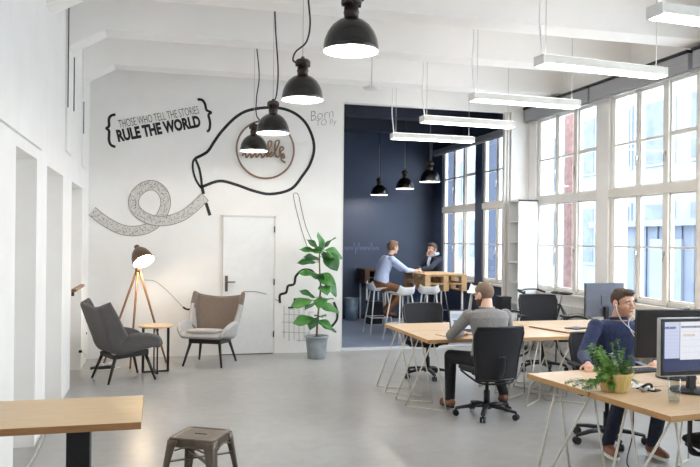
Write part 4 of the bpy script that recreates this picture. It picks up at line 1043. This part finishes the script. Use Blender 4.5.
# ------------------------------------------------------------------ blue room
def pallet_table(label, x0, x1, y0, y1, ztop, layers, m, legs=True):
    e = thing('pallet_table', label, 'table', ((x0 + x1) / 2, (y0 + y1) / 2, 0))
    z = ztop
    MB().bx(x0 - .01, x1 + .01, y0 - .01, y1 + .01, z - .018, z).build('tabletop', m, e, world=True, bevel=.003)
    z -= .018
    for L_ in range(layers):
        b = MB(); nb = 7
        for k in range(nb):
            yy = y0 + (y1 - y0 - .10) * k / (nb - 1); b.bx(x0, x1, yy, yy + .10, z - .022, z)
        for x in (x0, (x0 + x1) / 2 - .05, x1 - .10): b.bx(x, x + .10, y0, y1, z - .044, z - .022)
        for x in (x0, (x0 + x1) / 2 - .05, x1 - .10): b.bx(x, x + .10, y0, y1, z - .144, z - .122)
        b.build('pallet_boards', m, e, world=True)
        for x in (x0, (x0 + x1) / 2 - .05, x1 - .10):
            for yy in (y0, (y0 + y1) / 2 - .07, y1 - .14): MB().bx(x, x + .10, yy, yy + .14, z - .122, z - .044).build('spacer_block', m, e, world=True)
        z -= .144
    for x in (x0 + .06, x1 - .06):
        for yy in (y0 + .07, y1 - .07): MB().rod((x, yy, 0), (x, yy, z), .02).build('leg', m_whitemet, e, world=True)
    return e
pallet_table('high bar table made of stacked pallets between the two men', 4.60, 5.40, 12.35, 13.52, 1.10, 2, m_pallet)
pallet_table('dark high counter made of a pallet at the blue wall', 4.10, 4.62, 14.55, 15.2, 1.10, 2, m_pallet_dark)

def make_barstool():
    e = thing('bar_stool', 'bar stool', 'stool')
    def sh(u, v):
        s_ = (u - .5) * 2; t = v
        if t < .55: y = .20 - t / .55 * .36; z = .80 + .012 * math.cos(t * 5)
        else:
            k = (t - .55) / .45; y = -.16 - .05 * math.sin(k * 1.5); z = .80 + .12 * k ** 1.2
        w = .185 - .03 * t + .02 * math.sin(PI * t)
        e_ = max(0, abs(s_) - .6) / .4
        return (w * s_, y + (.05 * e_ if t > .55 else 0), z + .05 * e_ * e_ * (1 if t > .2 else t * 5))
    MB().grid(sh, 12, 14).build('seat_shell', m_whiteplastic, e, solid=.012, subsurf=1, smooth=True)
    for sx in (-1, 1):
        for sy in (-1, 1): MB().rod((sx * .12, sy * .12, .795), (sx * .22, sy * .22, 0), .012, seg=8).build('leg', m_whitemet, e)
    b = MB(); q_ = .183
    for p_, r_ in (((-q_, -q_), (q_, -q_)), ((q_, -q_), (q_, q_)), ((q_, q_), (-q_, q_)), ((-q_, q_), (-q_, -q_))): b.rod((p_[0], p_[1], .30), (r_[0], r_[1], .30), .008, seg=8)
    b.build('footrest', m_whitemet, e); MB().bx(-.13, .13, -.13, .13, .783, .795).build('seat_plate', m_whitemet, e)
    return e
bs = make_barstool(); used = []
G = 'white bar stools around the pallet table'
place(bs, used, (3.88, 12.85, 0), R(-88), 'white bar stool under the man in the light blue shirt', G)
place(bs, used, (3.95, 11.75, 0), R(20), 'empty white bar stool nearest the camera in front of the pallet table', G)
place(bs, used, (5.42, 13.95, 0), R(120), 'white bar stool under the man in the dark jacket', G)
place(bs, used, (4.52, 11.95, 0), R(-20), 'empty white bar stool in the middle of the near side of the pallet table', G)
place(bs, used, (5.35, 11.72, 0), R(150), 'empty white bar stool at the right end of the pallet table', G)
e = thing('waste_bin', 'grey blue metal bin standing at the dark blue wall', 'bin', (3.93, 15.0, 0))
MB().lathe([(0, 0), (.13, 0), (.135, .01), (.15, .46), (.145, .46), (.13, .02), (0, .02)], seg=28).build('body', m_bin, e)
MB().lathe([(.142, .455), (.156, .455), (.156, .48), (.142, .48), (.142, .455)], seg=28).build('rim', m_zinc, e)
e = thing('dark_crate', 'black crate on the floor between the grey bin and the bar stool', 'crate', (4.24, 14.35, 0))
b = MB(); b.bx(-.14, .14, -.13, .13, 0, .42); b.build('body', m_plastic, e, bevel=.006)
MB().bx(-.15, .15, -.14, .14, .42, .46).build('lid', m_screenoff, e, bevel=.006)
e = thing('small_glass', 'small water glass on the pallet table between the men', 'glass', (4.80, 13.25, 1.101))
MB().lathe([(0, 0), (.03, 0), (.035, .11), (.032, .11), (.028, .01), (0, .01)], seg=20).build('tumbler', m_tumbler, e)
MB().lathe([(0, .0105), (.027, .0105), (.030, .06), (0, .06)], seg=20).build('water', m_tumbler, e)
# ------------------------------------------------------------------ people
def V(*a): return Vector(a)
def remesh(name, b, m, parent, voxel, smooth=4, cut=None, solid=0):
    """fuses overlapping volumes into one continuous skin"""
    me = bpy.data.meshes.new('tmp'); b.bm.to_mesh(me); b.bm.free()
    t = bpy.data.objects.new('tmp', me); col.objects.link(t)
    r = t.modifiers.new('r', 'REMESH'); r.mode = 'VOXEL'; r.voxel_size = voxel; r.use_smooth_shade = True
    if smooth:
        s = t.modifiers.new('s', 'SMOOTH'); s.iterations = smooth; s.factor = .5
    dg = bpy.context.evaluated_depsgraph_get(); dg.update()
    out = bpy.data.meshes.new_from_object(t.evaluated_get(dg)); bpy.data.objects.remove(t); bpy.data.meshes.remove(me)
    if cut:
        bm = bmesh.new(); bm.from_mesh(out)
        bmesh.ops.delete(bm, geom=[f for f in bm.faces if not cut(f.calc_center_median())], context='FACES')
        bm.to_mesh(out); bm.free()
    out.materials.clear(); out.materials.append(m); out.name = name
    out.transform(W_inv(parent))
    out.polygons.foreach_set('use_smooth', [True] * len(out.polygons))
    o = bpy.data.objects.new(name, out); col.objects.link(o); o.parent = parent
    if solid:
        q = o.modifiers.new('solid', 'SOLIDIFY'); q.thickness = solid; q.offset = -1
    return o
def cap(b, p, q, r1, r2, seg=14):
    p, q = Vector(p), Vector(q)
    b.sph(p, r1, seg=seg, rings=8); b.sph(q, r2, seg=seg, rings=8); b.rod(p, q, r1, r2, seg=seg)
def loft(b, rings, seg=24):
    R_ = []
    for c, lat, fwd, w, d in rings:
        R_.append([b.bm.verts.new(c + lat * (math.copysign(abs(math.cos(2 * PI * k / seg)) ** .85, math.cos(2 * PI * k / seg)) * w) + fwd * (math.sin(2 * PI * k / seg) * d)) for k in range(seg)])
    for A, B in zip(R_, R_[1:]):
        for k in range(seg): b.bm.faces.new((A[k], A[(k + 1) % seg], B[(k + 1) % seg], B[k]))
    b.bm.faces.new(R_[0][::-1]); b.bm.faces.new(R_[-1])

def person(label, base, F, M, voxel=.006, hair='short', beard=None, glasses=False, sleeve=.92, group=None):
    """F holds world points: pelvis, neck, shl, shr, ell, elr, wrl, wrr, hndl, hndr (finger direction), hipl.., knl, knr, anl, anr, toel, toer, head, look"""
    e = thing('person', label, 'person', base)
    f_ = {k: Vector(v) for k, v in F.items() if not isinstance(v, float)}
    lat_s = (f_['shl'] - f_['shr']).normalized(); lat_h = (f_['hipl'] - f_['hipr']).normalized()
    P0, P1 = f_['pelvis'], f_['neck']; spine = (P1 - P0).normalized()
    bend = f_.get('bend', Vector((0, 0, 0)))
    def torso(b, g, lo=0, hi=1):
        rings = []
        for t, w, d in ((-.18, .11, .08), (-.12, .165, .125), (.0, .178, .135), (.2, .168, .128), (.4, .160, .118), (.6, .178, .122), (.78, .203, .120), (.90, .186, .100), (.97, .10, .072), (1.03, .062, .06)):
            if t < lo or t > hi: continue
            c = P0 + (P1 - P0) * t + bend * math.sin(PI * max(0, min(1, t)))
            la = (lat_h * (1 - max(0, t)) + lat_s * max(0, t)); la = (la - spine * la.dot(spine)).normalized(); fw_ = spine.cross(la).normalized()
            rings.append((c, la, fw_, w + g, d + g))
        loft(b, rings)
    hd = f_['head']; fwd = (f_['look']).normalized(); up = f_.get('up', Vector((0, 0, 1))); up = (up - fwd * up.dot(fwd)).normalized(); lf = up.cross(fwd).normalized()
    def h(a, l_, u): return hd + fwd * a + lf * l_ + up * u
    HM = Matrix((fwd, lf, up)).transposed()
    def headparts(b, g=0, face=True):
        b.sph(h(-.012, 0, .028), (.097 + g, .078 + g, .088 + g), HM)
        if not face: return
        b.sph(h(.022, 0, -.03), (.068 + g, .063 + g, .085 + g), HM)
        b.sph(h(.012, 0, -.062), (.060 + g, .058 + g, .045 + g), HM)
        b.sph(h(.058, 0, -.092), (.030 + g, .032 + g, .024 + g), HM)
    body = MB(); torso(body, -.014)
    headparts(body)
    cap(body, h(.086, 0, .008), h(.108, 0, -.026), .009, .0135); 
    for s_ in (-1, 1):
        body.sph(h(.101, s_ * .013, -.030), (.010, .009, .008), HM)
        body.sph(h(.060, s_ * .034, -.026), (.026, .024, .022), HM)
        body.sph(h(-.010, s_ * .083, -.010), (.024, .013, .035), HM); body.sph(h(-.004, s_ * .076, -.036), (.012, .010, .014), HM)
        body.sph(h(.074, s_ * .026, .024), (.014, .026, .009), HM)
    body.sph(h(.084, 0, -.056), (.012, .024, .008), HM); body.sph(h(.080, 0, -.067), (.012, .021, .008), HM)
    nb = P0 + (P1 - P0) * .97
    cap(body, nb, h(-.022, 0, -.06), .060, .054)
    for sd, si in (('l', 1), ('r', -1)):
        sh, el, wr, hn = f_['sh' + sd], f_['el' + sd], f_['wr' + sd], f_['hnd' + sd].normalized()
        cap(body, sh, el, .044, .036); cap(body, el, wr, .036, .026)
        pal = f_.get('palm' + sd, Vector((0, 0, -1))); pal = (pal - hn * pal.dot(hn)).normalized(); th = hn.cross(pal) * (si if True else 1)
        PM = Matrix((hn, th, pal)).transposed()
        pc = wr + hn * .055; body.sph(pc, (.052, .040, .016), PM)
        cap(body, wr, wr + hn * .05, .025, .022)
        curl = F.get('curl' + sd, .5)
        for k, (o_, ln) in enumerate(((.028, .070), (.0095, .080), (-.0095, .075), (-.027, .058))):
            a0 = wr + hn * .088 + th * o_ + pal * .0; d1 = (hn + pal * curl * .6).normalized(); a1 = a0 + d1 * ln * .5
            d2 = (hn + pal * curl * 1.5).normalized(); a2 = a1 + d2 * ln * .5
            cap(body, a0 - hn * .02, a1, .0092, .0085, 8); cap(body, a1, a2, .0085, .0075, 8)
        t0 = wr + hn * .025 + th * .026; t1 = t0 + (hn * .6 + th * .75 + pal * .35).normalized() * .042; t2 = t1 + (hn * .9 + th * .15 + pal * .5 * curl).normalized() * .034
        cap(body, t0, t1, .0135, .0105, 8); cap(body, t1, t2, .0105, .0085, 8)
        hp, kn, an = f_['hip' + sd], f_['kn' + sd], f_['an' + sd]
        cap(body, hp, kn, .062, .046); cap(body, kn, an, .046, .032)
        toe = f_['toe' + sd].normalized(); cap(body, an - V(0, 0, .03), an + toe * .12 - V(0, 0, .045), .030, .024)
    remesh('body', body, M['skin'], e, voxel, 5)
    sb = MB(); torso(sb, .006, lo=-.06, hi=.98)
    for sd in 'lr':
        sh, el, wr = f_['sh' + sd], f_['el' + sd], f_['wr' + sd]
        sb.sph(sh, .066); cap(sb, sh, el, .062, .050); cap(sb, el, el + (wr - el) * sleeve, .050, .036)
    remesh('shirt', sb, M['top'], e, voxel * 1.3, 4)
    cb = MB(); ring = []
    la = (lat_s - spine * lat_s.dot(spine)).normalized(); fw_ = spine.cross(la).normalized()
    cpos = P0 + (P1 - P0) * 1.0
    cb.tube([cpos + la * math.cos(2 * PI * k / 24) * .068 + fw_ * math.sin(2 * PI * k / 24) * .066 + spine * .012 * math.sin(2 * PI * k / 24) * -1 for k in range(25)], .012, 8)
    cb.build('collar', M.get('collar', M['top']), e, world=True)
    tb = MB(); torso(tb, .004, lo=-.2, hi=.12)
    for sd in 'lr':
        hp, kn, an = f_['hip' + sd], f_['kn' + sd], f_['an' + sd]
        cap(tb, hp, kn, .088, .064); cap(tb, kn, an, .064, .050)
        tb.sph(P0 + (hp - P0) * .7 - spine * .04, .11)
    remesh('trousers', tb, M['bottom'], e, voxel * 1.4, 4)
    for sd in 'lr':
        an = f_['an' + sd]; toe = f_['toe' + sd].normalized(); q = toe.cross(V(0, 0, 1)).normalized()
        bt = MB(); cap(bt, an + V(0, 0, .02), an - V(0, 0, .03), .044, .046); cap(bt, an - V(0, 0, .04) - toe * .03, an + toe * .12 - V(0, 0, .05), .042, .036); cap(bt, an + toe * .06 - V(0, 0, .045), an + toe * .15 - V(0, 0, .056), .042, .032)
        so = remesh('shoe', bt, M['shoe'], e, .008, 3)
        zz = an.z - .09
        bs_ = MB(); SM = Matrix.Translation(Vector((an.x, an.y, 0)) + toe * .06) @ Matrix((toe.to_3d(), q, V(0, 0, 1))).transposed().to_4x4()
        bs_.prism([(.125 * math.copysign(abs(math.cos(2 * PI * k / 24)) ** .8, math.cos(2 * PI * k / 24)), .044 * math.sin(2 * PI * k / 24)) for k in range(24)], zz, zz + .022, SM); bs_.build('sole', M.get('sole', m_plastic), so, world=True)
    # face details
    for s_ in (-1, 1):
        eb = MB(); eb.sph(h(.0795, s_ * .030, .004), (.0115, .0135, .0095), HM, 14, 10); ey = eb.build('eye', m_eyewhite, e, world=True, smooth=True)
        ib = MB(); ib.sph(h(.0895, s_ * .030, .004), (.0035, .0058, .0058), HM, 12, 8); ib.build('iris', m_iris, ey, world=True)
        bb = MB(); bb.tube([h(.0885, s_ * .014, .024), h(.092, s_ * .028, .030), h(.082, s_ * .046, .025)], [.004, .005, .003], 6); bb.build('eyebrow', M['hair'], e, world=True)
    lb = MB(); lb.tube([h(.083, -.022, -.060), h(.096, -.008, -.057), h(.097, 0, -.059), h(.096, .008, -.057), h(.083, .022, -.060)], [.002, .0055, .006, .0055, .002], 6); lb.build('lips', m_lip, e, world=True)
    def loc(p):
        d = p - hd; return d.dot(fwd), d.dot(lf), d.dot(up)
    hb_ = MB(); g = {'short': .014, 'buzz': .006, 'quiff': .007}[hair]; headparts(hb_, g, False)
    if hair == 'quiff':
        hb_.sph(h(.045, 0, .092), (.050, .058, .028), HM); hb_.sph(h(-.03, 0, .095), (.06, .062, .024), HM)
    if hair == 'short':
        hb_.sph(h(.03, 0, .095), (.065, .066, .026), HM); hb_.sph(h(-.06, 0, -.01), (.055, .07, .06), HM)
    def hairline(p):
        a, l_, u = loc(p)
        lim = .066 if a > .045 else (.012 + (a + .01) * .9 if a > -.01 else (.0 if a > -.03 else -.055))
        if -.015 < a < .02 and abs(l_) > .055: lim = -.012
        elif a >= .02 and abs(l_) > .05: lim = .028 + (a - .02) * .8
        return u > lim
    remesh('hair', hb_, M['hair'], e, .006, 3, hairline, .006)
    if beard:
        bb = MB(); g = beard
        bb.sph(h(.022, 0, -.03), (.068 + g, .063 + g, .085 + g), HM); bb.sph(h(.012, 0, -.062), (.060 + g, .058 + g, .045 + g), HM); bb.sph(h(.058, 0, -.092), (.030 + g, .032 + g, .024 + g * 1.5), HM)
        bb.sph(h(.075, 0, -.048), (.018 + g, .028, .008), HM)
        def bl_(p):
            a, l_, u = loc(p)
            if a < -.015: return False
            if a > .07 and abs(l_) < .022 and -.070 < u < -.052: return False
            return u < -.040 - max(0, .03 - abs(l_)) * .2 if a > .03 else u < -.02 - (a) * .6
        remesh('beard', bb, M['beard'], e, .005, 3, bl_, .004)
    if glasses:
        gb = MB()
        for s_ in (-1, 1):
            gb.tube([h(.106, s_ * .032 + .023 * math.cos(2 * PI * k / 16), .004 + .018 * math.sin(2 * PI * k / 16)) for k in range(17)], .0022, 6)
            gb.tube([h(.104, s_ * .055, .008), h(.06, s_ * .078, .008), h(-.005, s_ * .086, .004), h(-.02, s_ * .085, -.012)], .0024, 6)
        gb.tube([h(.108, -.010, .006), h(.108, .010, .006)], .0022, 6); gb.build('glasses', m_plastic, e, world=True)
    return e, h

# the man in navy at the front block
pn, hN = person('man in a navy jumper with earphones, sitting behind the herb planter', (3.72, 5.45, 0),
    dict(pelvis=(3.73, 5.44, .60), neck=(3.74, 5.40, 1.065), shl=(3.93, 5.37, 1.005), shr=(3.535, 5.42, .995), ell=(4.00, 5.16, .80), elr=(3.345, 5.30, .78), wrl=(3.74, 4.92, .765), wrr=(3.18, 4.97, .765),
         hndl=(-.75, -.6, -.05), hndr=(-.45, -.85, -.08), hipl=(3.82, 5.36, .54), hipr=(3.63, 5.38, .54), knl=(3.86, 4.98, .52), knr=(3.52, 5.02, .52), anl=(3.80, 5.02, .11), anr=(3.46, 5.12, .11), toel=(0, -1, 0), toer=(-.2, -1, 0),
         head=(3.755, 5.36, 1.20), look=(.25, -.96, -.08), bend=(0, .02, 0), curll=.7, curlr=.8),
    dict(skin=m_skin, top=m_navyknit, bottom=m_darkjean, shoe=m_brownleather, hair=m_hairbrown, beard=m_stubble, sole=m_paper), .0055, 'quiff', .001)
b = MB(); ear = hN(.005, -.088, -.018)
b.tube(smooth_path([ear, hN(.03, -.10, -.06), hN(.05, -.06, -.14), (3.80, 5.22, .93), (3.78, 5.20, .86), (3.80, 5.17, .80)], 8), .0035, 6); b.sph(ear, .009)
b.tube(smooth_path([hN(.005, .088, -.018), hN(.05, .08, -.08), hN(.07, .0, -.17), (3.79, 5.22, .90)], 8), .0035, 6)
b.build('earphones', m_whiteplastic, pn, world=True)

# the bearded man at the middle block
person('bearded man in a grey sweatshirt seen from behind, working at the open laptop', (3.09, 6.55, 0),
    dict(pelvis=(3.09, 6.52, .60), neck=(3.09, 6.58, 1.055), shl=(2.90, 6.585, .975), shr=(3.29, 6.585, .975), ell=(2.765, 6.70, .775), elr=(3.40, 6.72, .79), wrl=(2.98, 6.93, .765), wrr=(3.30, 6.95, .765),
         hndl=(.65, .76, -.03), hndr=(-.5, .85, -.03), hipl=(2.99, 6.58, .54), hipr=(3.19, 6.58, .54), knl=(2.88, 6.98, .53), knr=(3.33, 6.98, .53), anl=(2.86, 6.93, .11), anr=(3.50, 7.02, .11), toel=(-.15, 1, 0), toer=(.3, 1, 0),
         head=(3.095, 6.66, 1.175), look=(-.42, .88, -.22), bend=(0, -.035, 0), curll=.6, curlr=.6),
    dict(skin=m_skin2, top=m_greysweat, bottom=m_blackcloth, shoe=m_brownleather, hair=m_buzz, beard=m_beard), .0055, 'buzz', .010, True)

# the two men at the pallet table
person('man in a light blue shirt and brown trousers leaning on the pallet table', (3.95, 12.85, .80),
    dict(pelvis=(3.93, 12.85, .93), neck=(4.08, 12.84, 1.43), shl=(4.07, 13.02, 1.365), shr=(4.07, 12.66, 1.36), ell=(4.36, 13.04, 1.17), elr=(4.36, 12.68, 1.16), wrl=(4.60, 13.02, 1.14), wrr=(4.62, 12.84, 1.14),
         hndl=(.95, -.2, -.02), hndr=(.95, .15, -.02), hipl=(3.96, 12.95, .88), hipr=(3.96, 12.75, .88), knl=(4.36, 12.98, .78), knr=(4.34, 12.70, .78), anl=(4.06, 12.98, .43), anr=(4.0, 12.68, .42), toel=(1, 0, -.1), toer=(1, -.1, -.1),
         head=(4.15, 12.84, 1.575), look=(.93, .30, -.06), bend=(-.04, 0, 0)),
    dict(skin=m_skin2, top=m_blueshirt, collar=m_darkjacket, bottom=m_brownpants, shoe=m_brownleather, hair=m_hairblond), .007, 'short', None, True, sleeve=.55)
pb, hB = person('man in a dark jacket with a pale scarf resting his cheek on one hand', (5.42, 13.95, .80),
    dict(pelvis=(5.40, 13.92, .93), neck=(5.34, 13.86, 1.40), shl=(5.39, 13.69, 1.33), shr=(5.28, 14.04, 1.33), ell=(5.12, 13.49, 1.165), elr=(5.06, 13.86, 1.17), wrl=(4.90, 13.42, 1.145), wrr=(5.17, 13.80, 1.40),
         hndl=(-1, -.3, -.03), hndr=(.3, -.0, .95), palmr=(.6, -.75, 0), hipl=(5.33, 13.80, .88), hipr=(5.30, 13.97, .88), knl=(4.98, 13.66, .78), knr=(4.94, 13.88, .78), anl=(5.04, 13.68, .40), anr=(4.98, 13.9, .40), toel=(-1, 0, -.1), toer=(-1, 0, -.1),
         head=(5.275, 13.80, 1.535), look=(-.88, -.45, -.10), bend=(.03, .02, 0), curlr=.8),
    dict(skin=m_skin2, top=m_darkjacket, bottom=m_jean, shoe=m_brownleather, hair=m_hairbrown), .007, 'short', None)
b = MB()
b.tube(smooth_path([(5.30, 13.76, 1.42), (5.22, 13.82, 1.38), (5.27, 13.93, 1.40), (5.37, 13.93, 1.44), (5.41, 13.82, 1.44), (5.30, 13.76, 1.42)], 6), .035, 10, flat=(1, .8))
b.tube(smooth_path([(5.235, 13.79, 1.38), (5.19, 13.77, 1.25), (5.21, 13.76, 1.12)], 6), .034, 8, flat=(1, .5)); b.build('scarf', m_scarf, pb, world=True)
